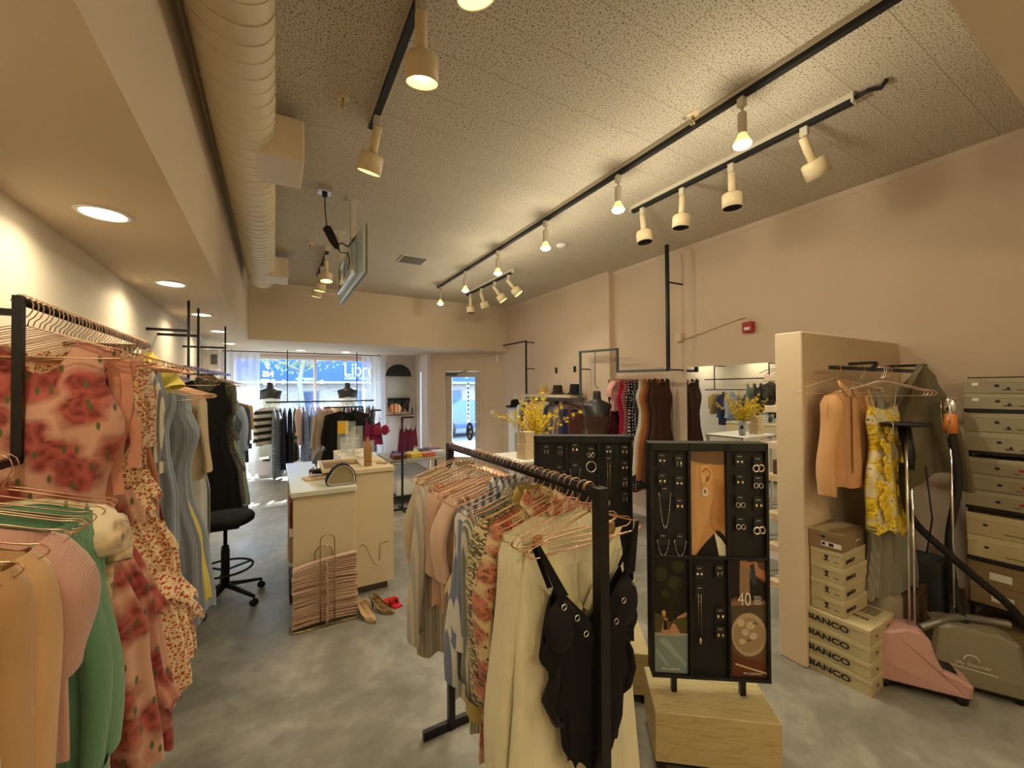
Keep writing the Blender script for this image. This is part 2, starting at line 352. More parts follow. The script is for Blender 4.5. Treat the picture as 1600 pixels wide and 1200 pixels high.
# partition with a soft corner
m = MB(); m.bbox(2.787, XR2, 1.285, 1.44, 0, 2.045, .006); struct(m.build('wall_partition', M['part']))

# storefront window wall (Y=10)
YW = 10.0
m = MB(); m.box(XL, 2.2, YW, YW+.12, 0, .45); m.box(XL, 2.2, YW, YW+.12, 2.42, ZS); m.box(2.0, 2.2, YW, YW+.12, .45, 2.42); m.box(XL, -.75, YW, YW+.12, .45, 2.42)
struct(m.build('wall_front', M['wallw']))
m = MB(); m.box(XL, 2.2, 9.72, YW, 0, .32); struct(m.build('trim_window_sill', M['wallw']))
wf = MB()
for a in ((-.75, 2.0, .45, .50), (-.75, 2.0, 2.37, 2.42)): wf.box(a[0], a[1], YW-.03, YW+.05, a[2], a[3])
for x in (-.75, .745, 1.95): wf.box(x, x+.05, YW-.03, YW+.05, .5, 2.37)
win = empty('window_1', (0, 0, 0)); struct(win)
wf.build('window_frame', M['wallw'], win)
m = MB(); m.box(-.70, 1.95, YW+.008, YW+.014, .5, 2.37); m.build('pane', M['glass'], win)
dec = M['vinyl']
for (s_, z) in (('S', 2.22), ('NS', 2.05), ('REF', 1.88)):
    text(s_, .165, dec, 'window_lettering', win, (-.12, YW-.002, z), (pi/2, 0, 0), .0005, 'LEFT' if 0 else 'RIGHT' if 0 else 'CENTER', True, bold=.004)
# wall with the macrame, jog and side glass
def wallseg(name, a, b, z0, z1, th=.1, mat=None, holes=()):
    a = Vector((*a, 0)); b = Vector((*b, 0)); d = b-a; Ln = d.length; ang = atan2(d.y, d.x)
    mt = Matrix.Translation(a) @ Matrix.Rotation(ang, 4, 'Z'); mb = MB()
    if holes:
        (x0, x1, h) = holes
        mb.box(0, x0, 0, th, z0, z1, M=mt); mb.box(x1, Ln, 0, th, z0, z1, M=mt); mb.box(x0, x1, 0, th, h, z1, M=mt)
    else: mb.box(0, Ln, 0, th, z0, z1, M=mt)
    return struct(mb.build(name, mat or M['wallw'])), mt, Ln
wallseg('wall_alcove', (2.05, 9.5), (2.9, 9.5), 0, ZS, .12, M['wallw'])
m = MB(); m.box(2.02, 2.049, 9.5, 9.999, 0, ZS); struct(m.build('wall_alcove_return', M['wallw']))
m = MB(); m.box(2.86, 2.93, 9.12, 9.499, 0, ZS); m.box(2.86, 2.919, 8.6, 8.98, 0, ZS); m.box(2.86, 2.93, 8.98, 9.12, 0, .25); m.box(2.86, 2.93, 8.98, 9.12, 2.1, ZS)
sw = empty('window_2'); struct(sw); m.build('window_frame', M['wallw'], sw); m = MB(); m.box(2.88, 2.886, 8.98, 9.12, .25, 2.1); m.build('pane', M['glass'], sw)
DA, DB = (2.92, 8.6), (4.22, 7.64)
_, DM, DL = wallseg('wall_entrance', DA, DB, 0, ZS, .12, M['wall'], holes=(.30, 1.15, 2.14))
d = empty('door_1'); struct(d); d.matrix_world = DM
m = MB(); m.box(.30, .345, -.015, .13, 0, 2.14); m.box(1.105, 1.15, -.015, .13, 0, 2.14); m.box(.345, 1.105, -.015, .13, 2.095, 2.14); m.build('door_frame', M['wall'], d)
m = MB(); m.box(.35, .47, .03, .075, .01, 2.09); m.box(.98, 1.10, .03, .075, .01, 2.09); m.box(.47, .98, .03, .075, 1.97, 2.09); m.box(.47, .98, .03, .075, .01, .26); leaf = m.build('door_leaf', flat('door_paint', sr(196, 184, 168), .5), d)
m = MB(); m.box(.47, .98, .05, .056, .26, 1.97); m.build('pane', M['glass'], d)
m = MB(); m.tube([(1.05, .03, 1.0), (1.05, -.03, 1.0), (.97, -.04, 1.0)], .011, 8); m.lathe([(.0, 0), (.028, 0), (.028, .012), (.0, .012)], 16, M=Matrix.Translation((1.05, .018, 1.0)) @ Matrix.Rotation(pi/2, 4, 'X')); m.build('door_handle', M['chrome'], d)
for z in (1.13, 1.42):
    m = MB(); m.lathe([(0, 0), (.026, 0), (.022, .02), (0, .02)], 16, M=Matrix.Translation((1.05, .03, z)) @ Matrix.Rotation(pi/2, 4, 'X')); m.build('lock', M['chrome'], d)
m = MB(); m.bbox(.36, .60, -.03, .03, 2.0, 2.06, .006); m.bar((.58, 0, 2.05), (.86, -.04, 2.11), .009); m.build('door_closer', M['grey'], d)
m = MB(); m.box(.80, .86, .044, .047, 1.0, 1.86)
dd = m.build('door_decal', M['vinyl'], d)
m = MB()
for k in range(9): m.box(.812, .848, .041, .0435, 1.80-.092*k, 1.85-.092*k); 
m.build('decal_lettering', flat('decal_green', sr(30, 110, 90), .6), d)
m = MB(); m.prism([(.80+.10*cos(a)*.8+.06, .80+.20*sin(a)) for a in [2*pi*i/20 for i in range(20)]], .0435, .047); m.build('door_decal', flat('decal_dark', sr(60, 70, 90), .6), d)
m = MB(); m.box(.83, .885, .040, .043, .87, .93); m.box(.835, .87, .040, .043, .66, .73); m.box(.86, .90, .040, .043, .76, .82); m.build('decal_lettering', M['vinyl'], d)

# ------------------------------------------------------------------ ceiling objects
def par_light(y, X=2.29, lab=''):
    e = empty('track_light', (X, y, 3.345), rnd.uniform(-.3, .3), lab, 'track light', 'bare bulb lights on the long track')
    m = MB(); m.bbox(-.018, .018, -.02, .02, -.055, 0, .003); m.tube([(0, 0, -.05), (.01, 0, -.09), (0, 0, -.12)], .007, 6); m.build('adapter', M['trackw'], e)
    m = MB(); m.lathe([(.0, -.09), (.022, -.09), (.025, -.1), (.025, -.20), (.020, -.215), (.0, -.215)], 16); m.build('socket', M['trackw'], e)
    m = MB(); m.lathe([(.02, -.2), (.028, -.225), (.046, -.258), (.048, -.268)], 20); m.build('bulb_collar', M['reflector'], e)
    m = MB(); m.lathe([(.048, -.266), (.044, -.278), (.026, -.288), (0, -.292)], 20); m.build('bulb', M['bulb'], e)
    return e
PY = [1.34, 2.31, 3.29, 4.28, 5.24, 6.23]
WHO = ['nearest the camera', 'second from the camera', 'third from the camera', 'fourth from the camera', 'fifth from the camera', 'at the far end']
for y, wv in zip(PY, WHO):
    par_light(y, 2.29, 'lit bare bulb on the long black track, '+wv)
    k_ = 1 if y < 5 else .45; point('bulb_light', (2.29, y, 3.0), P_PAR*k_); spot('bulb_beam', (2.29, y, 3.03), (2.29, y, 0), P_PAR*3.6*k_, 140, .9)
def can_light(loc, aim, lit, lab, grp, sc=1.0):
    e = empty('track_light', loc, 0, lab, 'track light', grp)
    m = MB(); m.bbox(-.018, .018, -.022, .022, -.06, 0, .003); m.tube([(.012, 0, -.05), (.02, .01, -.1), (.005, 0, -.14)], .005, 6); m.tube([(-.012, 0, -.05), (-.016, .01, -.1), (-.002, 0, -.13)], .004, 6); m.build('adapter', M['trackw'], e)
    aim = Vector(aim).normalized(); q = aim.to_track_quat('-Z', 'Y').to_matrix().to_4x4()
    T = Matrix.Translation((0, 0, -.10)) @ q
    m = MB(); m.lathe([(0, .035), (.022, .035), (.025, .03), (.025, -.13), (0, -.13)], 18, M=T); m.build('stem', M['ivory'], e)
    m = MB(); m.lathe([(.0, -.12), (.052, -.12), (.064, -.126), (.070, -.138), (.070, -.228), (.066, -.228), (.062, -.16)], 28, M=T)
    m.build('lamp_shade', M['ivory'], e)
    m = MB(); m.lathe([(.065, -.226), (.052, -.19), (.0, -.18)], 24, M=T); m.build('reflector', M['reflector'] if lit else M['blackm'], e)
    if lit:
        m = MB(); m.lathe([(.0, -.215), (.034, -.208), (.044, -.192)], 20, M=T); m.build('bulb', M['bulb'], e)
        p = Vector(loc)+Vector((0, 0, -.10))+aim*.26; spot('can_light', p, p+aim, P_CAN, 75, .7)
    return e
for y, aim, wv in ((1.30, (.45, -.1, -.75), 'tilted one nearest the camera'), (1.78, (.02, 0, -1), 'second from its near end'), (2.20, (-.03, .05, -1), 'third from its near end'), (2.62, (-.02, -.12, -1), 'at its far end')):
    can_light((2.90, y, 3.345), aim, False, 'unlit ivory can light on the short right track, '+wv, 'unlit cans on the short right track')
for y, aim, lit, wv in ((5.11, (.55, -.35, -.8), True, 'nearest end'), (5.54, (.5, -.25, -.8), True, 'second'), (6.01, (.3, 0, -.85), False, 'third'), (6.44, (.02, 0, -1), False, 'far end')):
    can_light((2.91, y, 3.345), aim, lit, 'ivory can light on the short far track, '+wv+(', lit' if lit else ', unlit'), 'cans on the short far track')
for y, aim, lab in ((1.22, (.22, .08, -.8), 'lit ivory can light cut by the top edge, left black track'), (1.66, (.08, .2, -.9), 'lit ivory can light in the middle of the left black track'), (2.52, (-.12, .3, -.8), 'ivory can light at the far end of the left black track')):
    can_light((.53, y, 3.345), aim, True, lab, 'cans on the left track')
for y, aim, lab in ((5.42, (0, -.1, -.9), 'lit can light on the small track beyond the duct, nearer one'), (5.95, (-.1, .1, -.9), 'can light on the small track beyond the duct, middle one'), (6.35, (-.15, .15, -.9), 'can light on the small track beyond the duct, farthest one')):
    can_light((.54, y, 3.345), aim, True, lab, 'cans on the small left track')
def track(x, y0, y1, lab, extra=None):
    e = empty('light_track', (x, y0, ZC), 0, lab, 'light track')
    m = MB(); m.box(-.021, -.0175, 0, y1-y0, -.030, 0); m.box(.0175, .021, 0, y1-y0, -.030, 0); m.box(-.017, .017, 0, y1-y0, -.014, 0); m.box(-.026, .026, -.012, 0, -.057, 0); m.box(-.026, .026, y1-y0, y1-y0+.012, -.057, 0); m.build('track_housing', M['trackw'], e)
    m = MB(); m.box(-.0175, .0175, 0, y1-y0, -.059, -.014); m.build('track_slot', M['blackm'], e)
track(2.29, .28, 6.33, 'long white lighting track with black slot running to the front header')
track(2.90, 1.05, 2.74, 'short lighting track with black slot beside the right wall, near')
track(2.91, 5.0, 6.6, 'short lighting track with four cans near the front header')
track(.53, .28, 2.66, 'white lighting track with black slot beside the round duct')
track(.54, 5.25, 6.5, 'small lighting track near the duct end and header')
m = MB(); m.tube([(2.90, 1.04, 3.37), (2.91, .98, 3.38), (2.93, .93, 3.37), (2.92, .90, 3.395)], .012, 8); tag(m.build('cable_bundle', M['dark']), 'black wire bundle at the near end of the short right track', 'cable')

# spiral duct
DX, DZ, DR = -.15, 3.2, .15
e = empty('air_duct', (DX, .27, DZ), 0, 'large cream spiral air duct running along the left soffit under the ceiling', 'air duct')
m = MB(); prof = []
y = 0
pts = []; rr = []
while y < 5.95:
    for (dy, dr) in ((0, 0), (.0915, 0), (.0925, .0045), (.0965, .0045), (.0975, 0)): pts.append((0, y+dy, 0)); rr.append(DR+dr)
    y += .102
nr = 64; vv = []; ff = []
for (p, r) in zip(pts, rr):
    for k in range(nr):
        a = 2*pi*k/nr; vv.append((r*cos(a), p[1]+.03*cos(a), r*sin(a)))
for i in range(len(pts)-1):
    for k in range(nr-1): ff.append((i*nr+k, (i+1)*nr+k, (i+1)*nr+k+1, i*nr+k+1))
    ff.append((i*nr+nr-1, (i+1)*nr+nr-1, (i+1)*nr, i*nr))
m.add(vv, ff, 0, False); m.lathe([(0, 5.96), (.13, 5.96), (DR, 5.9)], 32, M=Matrix.Rotation(-pi/2, 4, 'X')); m.build('duct_pipe', M['duct'], e)
def takeoff(y0, y1, x1, z0, z1):
    m = MB(); m.bbox(.0, x1-DX, y0-.27, y1-.27, z0-DZ, z1-DZ, .004)
    o = m.build('duct_outlet', M['duct'], e)
    m = MB()
    for i in range(2):
        for k in range(3): m.ball((.02+.02*0+.012, y0-.27-.001, z0-DZ+.03+.05*k), .004, 6)
    m.build('rivet', M['grey'], o)
    m = MB(); m.box(x1-DX-.001, x1-DX+.004, y0-.25, y1-.29, z0-DZ+.02, z1-DZ-.02); m.build('grille', M['trackw'], o)
takeoff(2.72, 3.1, .15, 3.06, 3.31); takeoff(5.62, 6.0, .14, 3.06, 3.3)
# recessed lights; two behind the camera are added to light the foreground
for i, (x, y, lab) in enumerate([(-.655, 2.46, 'recessed round light in the left soffit, nearest the camera'), (-.655, 3.83, 'recessed round light in the left soffit, second from the camera'), (-.65, 5.23, 'recessed round light in the left soffit, third from the camera'), (-.64, 6.58, 'recessed round light in the left soffit, fourth from the camera'), (.44, 8.98, 'recessed round light above the shop window, left one'), (1.27, 9.0, 'recessed round light above the shop window, right one'), (-.655, 1.05, None), (1.0, -.5, None), (2.6, -.3, None), (-.65, 8.2, 'recessed round light above the left curtain')]):
    e = empty('recessed_light', (x, y, ZS)); 
    tag(e, lab or ('unseen recessed round light in the near soffit behind the camera, '+('left' if x < 0 else 'middle' if x < 2 else 'right')), 'ceiling light')
    m = MB(); m.lathe([(.078, -.001), (.098, -.001), (.097, -.006), (.078, -.008), (.076, -.001)], 36); m.build('trim_ring', M['white'], e)
    m = MB(); m.lathe([(0, -.003), (.076, -.003)], 36); m.build('diffuser', M['led'], e)
    a = area('downlight', (x, y, ZS-.012), .15, P_DOWN if y < 8 else P_DOWN*.4, (1, .84, .58), spread=radians(150))
# unseen globe lamps added behind the camera to light the foreground
for i, (x, y) in enumerate(((.35, -1.0), (1.9, -1.1))):
    e = empty('added_fill_lamp', (x, y, ZS), 0, ['left', 'right'][i]+' unseen globe lamp added behind the camera to light the foreground', 'lamp')
    m = MB(); m.tube([(0, 0, 0), (0, 0, -.28)], .004, 6); m.build('fill_lamp_cord', M['dark'], e); m = MB(); m.ball((0, 0, -.38), .10, 20); m.build('globe', M['fill_glow'], e)
# sprinklers, sensors, vent
for (x, y, lab) in ((.34, 2.52, 'small brass sprinkler head on the ceiling left of the near can lights'), (.35, 5.24, 'small sprinkler head on the ceiling beyond the hanging screen'), (2.245, 1.62, 'small sprinkler head on the ceiling beside the long track')):
    e = empty('sprinkler', (x, y, ZC), 0, lab, 'sprinkler'); m = MB(); m.lathe([(0, -.012), (.035, -.008), (.038, 0)], 20); m.build('escutcheon', M['ivory'], e)
    m = MB(); m.tube([(0, 0, 0), (0, 0, -.03)], .008, 8); m.tube([(0, -.014, -.03), (0, -.014, -.055), (0, 0, -.06), (0, .014, -.055), (0, .014, -.03)], .003, 6); m.lathe([(0, -.062), (.016, -.062), (.016, -.065), (0, -.066)], 12); m.build('sprinkler_head', M['gold'], e)
m = MB(); m.lathe([(0, -.03), (.05, -.026), (.06, -.008), (.06, 0)], 28); tag(m.build('smoke_detector', M['white'], loc=(2.93, 3.88, ZC)), 'flat white smoke detector on the ceiling right of the long track', 'smoke detector')
e = empty('ceiling_vent', (1.56, 5.28, ZC), 0, 'rectangular louvred air vent in the ceiling', 'vent')
m = MB(); m.box(-.17, .17, -.17, -.15, -.008, 0); m.box(-.17, .17, .15, .17, -.008, 0); m.box(-.17, -.15, -.15, .15, -.008, 0); m.box(.15, .17, -.15, .15, -.008, 0); m.build('vent_frame', M['trackw'], e)
m = MB()
for k in range(11): m.box(-.15, .15, -.145+.027*k, -.135+.027*k, -.01, -.001)
m.build('louvre', flat('vent_grey', sr(120, 116, 106), .5), e)
# hanging screen seen from behind
e = empty('hanging_screen', (.64, 4.1, 3.4), 0, 'flat screen hung from two ceiling poles, seen edge on with cables', 'screen')
m = MB(); m.bbox(-.03, .0, -.66, .72, -.75, -.36, .01); m.bbox(-.05, -.03, -.4, .45, -.70, -.42, .008); m.build('screen_body', flat('screen_case', sr(190, 205, 215), .3), e)
m = MB(); m.bbox(.0, .012, -.67, .73, -.76, -.35, .004); m.build('screen_bezel', flat('bezel', sr(150, 140, 110), .35), e)
m = MB(); m.box(.0125, .0145, -.64, .70, -.74, -.37); m.build('display_panel', flat('screen_black', sr(16, 18, 22), .1), e)
m = MB()
for y in (-.24, .58): m = MB(); m.bbox(-.06, -.015, y-.02, y+.02, -.62, 0, .003); m.box(-.09, .02, y-.05, y+.05, -.008, 0); m.build('mount_pole', M['trackw'], e)
m = MB(); m.bar((-.05, -.3, -.44), (-.05, .6, -.44), .014); m.bar((-.05, -.3, -.66), (-.05, .6, -.66), .014); m.bar((-.06, -.1, -.44), (-.08, .2, -.66), .012); m.build('mount_bracket', M['chrome'], e)
e = empty('junction_box', (.36, 3.72, ZC), 0, 'small metal junction box on the ceiling feeding the hanging screen', 'junction box'); m = MB(); m.bbox(-.055, .055, -.045, .045, -.055, 0, .006); m.build('box_body', M['chrome'], e); m = MB(); m.bbox(-.02, .02, -.02, .02, -.085, -.055, .004); m.build('plug', M['dark'], e)
m = MB(); P0 = Vector((.36, 3.72, 3.32)); m.tube([P0, (.362, 3.72, 3.22), (.375, 3.73, 3.08)], .005, 6)
for k in range(4):
    m.tube([(.375+.008*k, 3.73, 3.08), (.35+.01*k, 3.73, 3.05), (.40+.01*k, 3.73, 2.95), (.445+.01*k, 3.74, 2.90), (.45+.006*k, 3.74, 2.94), (.40+.01*k, 3.74, 3.03), (.375+.008*k, 3.73, 3.08)], .006, 6)
m.tube([(.44, 3.74, 2.93), (.50, 3.78, 2.97), (.56, 3.82, 2.96), (.59, 3.85, 3.02), (.62, 3.75, 3.05)], .006, 6); m.tube([(.44, 3.74, 2.93), (.49, 3.76, 2.88), (.55, 3.80, 2.90), (.58, 3.9, 2.86), (.58, 4.0, 2.80)], .005, 6)
tag(m.build('power_cord', M['dark']), 'looped black power cord between the junction box and the hanging screen', 'cord')
# wall fittings
e = empty('fire_alarm', (XR2, 2.46, 2.33), 0, 'red fire alarm box on the right wall', 'fire alarm'); m = MB(); m.bbox(-.05, 0, -.055, .055, -.055, .055, .006); m.build('alarm_body', M['red'], e); m = MB(); m.box(-.053, -.05, -.03, .03, -.03, .0); m.build('alarm_plate', M['white'], e)
m = MB(); m.tube(rounded([(XR2-.02, 3.28, 2.29), (XR2-.02, 3.15, 2.31), (XR2-.02, 2.55, 2.44), (XR2-.02, 2.47, 2.44), (XR2-.02, 2.46, 2.385)], .05), .006, 8); m.bbox(XR2-.05, XR2, 3.26, 3.34, 2.27, 2.37, .004); tag(m.build('conduit', M['ivory']), 'thin painted conduit running along the right wall to the fire alarm', 'conduit')
m = MB(); m.bbox(1.32, 1.40, -.012, 0, 1.17, 1.26, .003, M=DM); tag(m.build('light_switch', M['white']), 'white double light switch plate right of the glass door', 'switch')
m = MB(); m.bbox(1.46, 1.50, -.05, 0, 2.28, 2.42, .008, M=DM); tag(m.build('motion_sensor', M['white']), 'small white motion sensor high in the corner right of the door', 'sensor')
m = MB(); m.bbox(XR-.03, XR, 7.05, 7.13, 1.45, 1.62, .005); m.tube([(XR-.01, 7.09, 1.45), (XR-.01, 7.09, .8)], .003, 6); tag(m.build('intercom', M['white']), 'pale intercom with a cable on the right wall near the door', 'intercom')
for y, lab in ((5.72, 'small black wall hook above the straw hat'), (5.22, 'small black wall hook above the middle bucket hat')):
    m = MB(); m.bbox(XR-.035, XR, y-.012, y+.012, 1.97, 2.07, .004); tag(m.build('wall_hook', M['black']), lab, 'hook')
e = empty('wall_speaker', (XL+.09, 7.6, 2.2), 0, 'white wall unit mounted high on the left wall near the curtain', 'wall unit'); m = MB(); m.bbox(-.09, .12, -.12, .12, -.16, .12, .01); m.build('unit_body', M['white'], e); m = MB(); m.bbox(.02, .10, -.123, -.12, -.10, .05, .001); m.build('unit_grille', M['grey'], e)
# ------------------------------------------------------------------ clothes
def interp(pts, t):
    if t <= pts[0][0]: return pts[0][1]
    for (a, x), (b, y) in zip(pts, pts[1:]):
        if t <= b:
            u = (t-a)/(b-a) if b > a else 0; u = u*u*(3-2*u); return x+(y-x)*u
    return pts[-1][1]
def cloth(wp, dp, zt, zb, nf=8, amp=.015, hem=.008, seed=0, rows=26, cols=64, xo=0, top=.25, cap=False):
    """tube of cloth: wp/dp half width / half depth along t, zt/zb top and bottom edge heights as functions of x in -1..1"""
    r = random.Random(seed); ph = [r.uniform(0, 6.28) for _ in range(6)]; ns = [max(2, nf+r.choice((-2, -1, 0, 1))) for _ in range(3)]
    v = []
    for i in range(rows+1):
        t = i/rows; w = interp(wp, t); d = interp(dp, t); A = amp*(top+(1-top)*min(1, t*1.3)) if i else 0
        for k in range(cols):
            th = 2*pi*k/cols; c = cos(th); s_ = sin(th); x = math.copysign(abs(c)**.8, c); y = math.copysign(abs(s_)**.9, s_)
            f = .5*sin(ns[0]*th+ph[0]+.7*sin(2*t+ph[4]))+.3*sin((ns[1]+3)*th+ph[1]+2*t)+.25*sin((ns[2]+7)*th+ph[2]-1.5*t)
            X = x*(w+A*f*.5)+xo*t; Y = y*(d+A*f)+A*.5*sin(ns[0]*.5*x*pi+ph[3])*t
            z = zt(x)*(1-t)+zb(x)*t+(hem*sin(ns[0]*th+ph[5])*t if i == rows else 0)
            v.append((X, Y, z))
    f = [(i*cols+k, (i+1)*cols+k, (i+1)*cols+(k+1) % cols, i*cols+(k+1) % cols) for i in range(rows) for k in range(cols)]
    return MB().add(v, f, 0, True)
def sleeve_mb(sx, w, z0, L, r0=.06, r1=.045, out=.03, seed=0, fwd=0.0, puff=0):
    r = random.Random(seed); pts = []; rr = []
    for i in range(13):
        t = i/12; pts.append((sx*(w-.035+out*sin(min(1, t*1.3)*pi/2)+.012*sin(5*t+seed)), -fwd*t+.008*sin(7*t+seed), z0-.01-L*t*(1-.0*t))); q = r0+(r1-r0)*t+puff*sin(pi*t)**2; rr.append(q*(.55 if i == 0 else 1)*(1+.07*sin(9*t+seed*2)))
    m = MB(); m.tube(pts, rr, 16, cap=False, sq=.5); return m
HW = .205
def shoulder(x, drop=.062, z=-.068): return z-drop*abs(x)
def hanger_mb(style=0):
    m = MB(); R_W = .0016; a = [(.0, -.062), (.004, -.045), (.014, -.036), (.021, -.022), (.0225, -.004), (.018, .011), (.008, .0205), (-.006, .021), (-.0165, .014), (-.021, .002)]
    m.tube([(x, 0, z) for x, z in a], R_W, 6)
    P = [(0, 0, -.062), (.03, 0, -.07), (HW-.03, 0, -.118), (HW, 0, -.122), (HW+.014, 0, -.136), (HW, 0, -.150), (HW-.05, 0, -.152), (0, 0, -.152)]
    full = P+[(-x, y, z) for x, y, z in P[::-1][1:-1]]
    m.tube(rounded([full[0]]+full[1:]+[full[0]], .016, 3), R_W, 6)
    return m
_hm = {}
def hanger(loc, rz=0, grp='hangers', lab=None, clips=False, mat='rose', sc=1.0):
    lab = lab or HL[grp]
    k = (clips, mat, sc)
    if clips:
        e = empty('clothes_hanger', loc, rz, lab, 'hanger', grp)
        if k not in _hm:
            c = MB()
            _hm[k] = (hanger_mb().mesh('hanger_wire', M[mat]), None)
            cl = MB(); cl.bbox(-.013, .013, -.009, .009, -.205, -.135, .002); cl.bbox(-.009, .009, -.014, .014, -.142, -.126, .002); _hm[k] = (_hm[k][0], cl.mesh('clip', M[mat]))
        a = bpy.data.objects.new('hanger_wire', _hm[k][0]); col.objects.link(a); a.parent = e
        for sx in (-1, 1):
            b = bpy.data.objects.new('clip', _hm[k][1]); col.objects.link(b); b.parent = e; b.location = (sx*.13, 0, 0)
        return e
    if k not in _hm: _hm[k] = hanger_mb().mesh('clothes_hanger', M[mat])
    o = bpy.data.objects.new('clothes_hanger', _hm[k]); col.objects.link(o); o.location = loc; o.rotation_euler = (0, 0, rz); o.scale = (sc, 1, 1)
    return tag(o, lab, 'hanger', grp)
HL = {}
_seed = [0]
def garment(kind, loc, rz, mat, label, grp, L=.7, w=.21, hemw=None, d=.022, trim=None, name=None, cat=None, tier=0, neck=.10, vneck=.03, slv=.5, puff=0, nf=8, amp=.014, xo=0, top=None, high=False, waist=True):
    _seed[0] += 1; sd = _seed[0]; trim = trim or mat; parts = []
    zt0 = lambda x: shoulder(x)
    def necked(x): 
        return shoulder(x)-(vneck*(1-abs(x)/.5)**1 if abs(x) < .5 else 0)
    hw = hemw or w
    if kind == 'dress':
        wps = [(0, w*.72), (.06, w*.70), (.17, w*.92), (.34, w*(.70 if waist else 1)), (.42, w*.74), (.7, (w+hw)/2), (1, hw)]
        necked = lambda x: shoulder(x)-.13*(1-min(1, abs(x)/.62)**2.5)
        parts.append(('bodice_and_skirt', cloth(wps, [(0, .006), (.1, d), (.4, d*1.1), (1, d*1.7)], necked, lambda x: -L-.07, nf, amp, .01, sd, xo=xo), mat))
        nm, ct = 'dress', 'dress'
    elif kind == 'strapdress':
        z1 = -.24; wps = [(0, w*.80), (.1, w*.86), (.3, w*.66), (.65, (w+hw)/2), (1, hw)]
        parts.append(('bodice_and_skirt', cloth(wps, [(0, .012), (.1, d), (1, d*1.7)], lambda x: z1+.03*abs(x), lambda x: -L-.07, nf, amp, .01, sd, xo=xo), mat))
        for sx in (-1, 1):
            for yy in (-.008, .008):
                s_ = MB(); s_.add([(sx*(w*.55-.008), yy, z1+.02), (sx*(w*.55+.008), yy, z1+.02), (sx*(w*.8+.007), yy*.3, -.115), (sx*(w*.8-.007), yy*.3, -.112)], [(0, 1, 2, 3)]); parts.append(('strap', s_, trim))
        nm, ct = 'strap_dress', 'dress'
    elif kind in ('shirt', 'sweater', 'blouse', 'jacket'):
        wps = [(0, w*.9), (.15, w*1.02), (.5, w*.97), (1, hw)]
        parts.append(('body_panel', cloth(wps, [(0, .008), (.12, d), (.6, d*1.1), (1, d*1.2)], necked, lambda x: -L-.07+.02*abs(x) if kind == 'shirt' else -L-.07, nf, amp, .006, sd, xo=xo), mat))
        for sx in (-1, 1):
            parts.append(('sleeve', sleeve_mb(sx, w, -.125, slv, .058, .046, .04, sd+sx, .0, puff), mat))
            if slv > .4:
                z = -.135-slv; cf = MB(); cf.tube([(sx*(w+.01), 0, z+.05), (sx*(w+.01), 0, z-.005)], [.052, .05], 14, cap=False, sq=.5); parts.append(('cuff', cf, trim))
        if kind in ('shirt', 'jacket'):
            cm = MB()
            for sx in (-1, 1):
                cm.add([(sx*.055, .0, -.055), (sx*.004, -d-.004, -.115), (sx*.035, -d-.008, -.15), (sx*.088, -.010, -.085), (sx*.05, .02, -.045)], [(0, 1, 2, 3), (0, 3, 4)])
            cm.add([(-.055, .012, -.05), (.055, .012, -.05), (.05, .022, -.09), (-.05, .022, -.09)], [(0, 1, 2, 3)])
            parts.append(('collar', cm, trim))
            pm = MB(); pm.box(-.014, .014, -d-.012, -d-.006, -L+.02, -.15); parts.append(('placket', pm, trim))
        nm, ct = kind, ('jumper' if kind == 'sweater' else kind)
    elif kind in ('trousers', 'skirt'):
        z1 = -.165
        parts.append(('waistband', cloth([(0, w*.86), (1, w*.9)], [(0, d), (1, d)], lambda x: z1, lambda x: z1-.05, 12, .003, 0, sd, 4), trim))
        if kind == 'skirt': parts.append(('skirt_panel', cloth([(0, w*.9), (.3, w*1.05), (1, hw)], [(0, d), (1, d*1.8)], lambda x: z1-.048, lambda x: -L-.1, nf, amp, .01, sd+1, xo=xo), mat))
        else:
            for sx in (-1, 1):
                lm = cloth([(0, w*.46), (.25, w*.52), (1, hw*.5)], [(0, d), (.3, d*1.1), (1, d*1.4)], lambda x: z1-.048, lambda x: -L-.1, max(4, nf-3), amp, .006, sd+2+sx); 
                lm.v = [(x+sx*(w*.44+(hw*.5-w*.44)*min(1, max(0, -(z-z1)/L))), y, z) for x, y, z in lm.v]; parts.append(('trouser_leg', lm, mat))
        nm, ct = kind, kind
    elif kind == 'top':     # small strappy top
        z1 = -.22
        parts.append(('top_panel', cloth([(0, w*.75), (.3, w*.85), (1, hw)], [(0, .014), (1, d)], lambda x: z1+.05*abs(x), lambda x: -L-.07, nf, amp, .006, sd, 14), mat))
        for sx in (-1, 1):
            s_ = MB(); s_.tube([(sx*w*.55, 0, z1+.03), (sx*w*.8, 0, -.116)], .004, 6); parts.append(('strap', s_, trim))
        nm, ct = 'strappy_top', 'top'
    if tier:
        for j in range(tier):
            z = -L*(.45+.5*j/max(1, tier)) if tier > 1 else -L*.86
            t_ = min(1, -z/L); ww = interp([(0, w), (.3, w*.85), (1, hw)], t_)
            parts.append(('ruffle', cloth([(0, ww*.96), (1, ww*1.13)], [(0, d*1.3), (1, d*2.4)], lambda x, z=z: z, lambda x, z=z: z-.11, 15, .016, .014, sd+9+j, 6, 90), trim))
    nm = name or nm; ct = cat or ct
    if len(parts) == 1:
        o = parts[0][1].build(nm, parts[0][2], None, loc, rz); return tag(o, label, ct, grp)
    e = empty(nm, loc, rz, label, ct, grp)
    for pn, mb, mt in parts: mb.build(pn, mt, e)
    return e
F = fabric
fR = F('rose', sr(192, 146, 122), 'floral', sr(146, 66, 54), sr(92, 92, 54), 1.0); fR2 = F('rose2', sr(182, 124, 106), 'floral', sr(134, 50, 44), sr(84, 86, 54), 1.1)
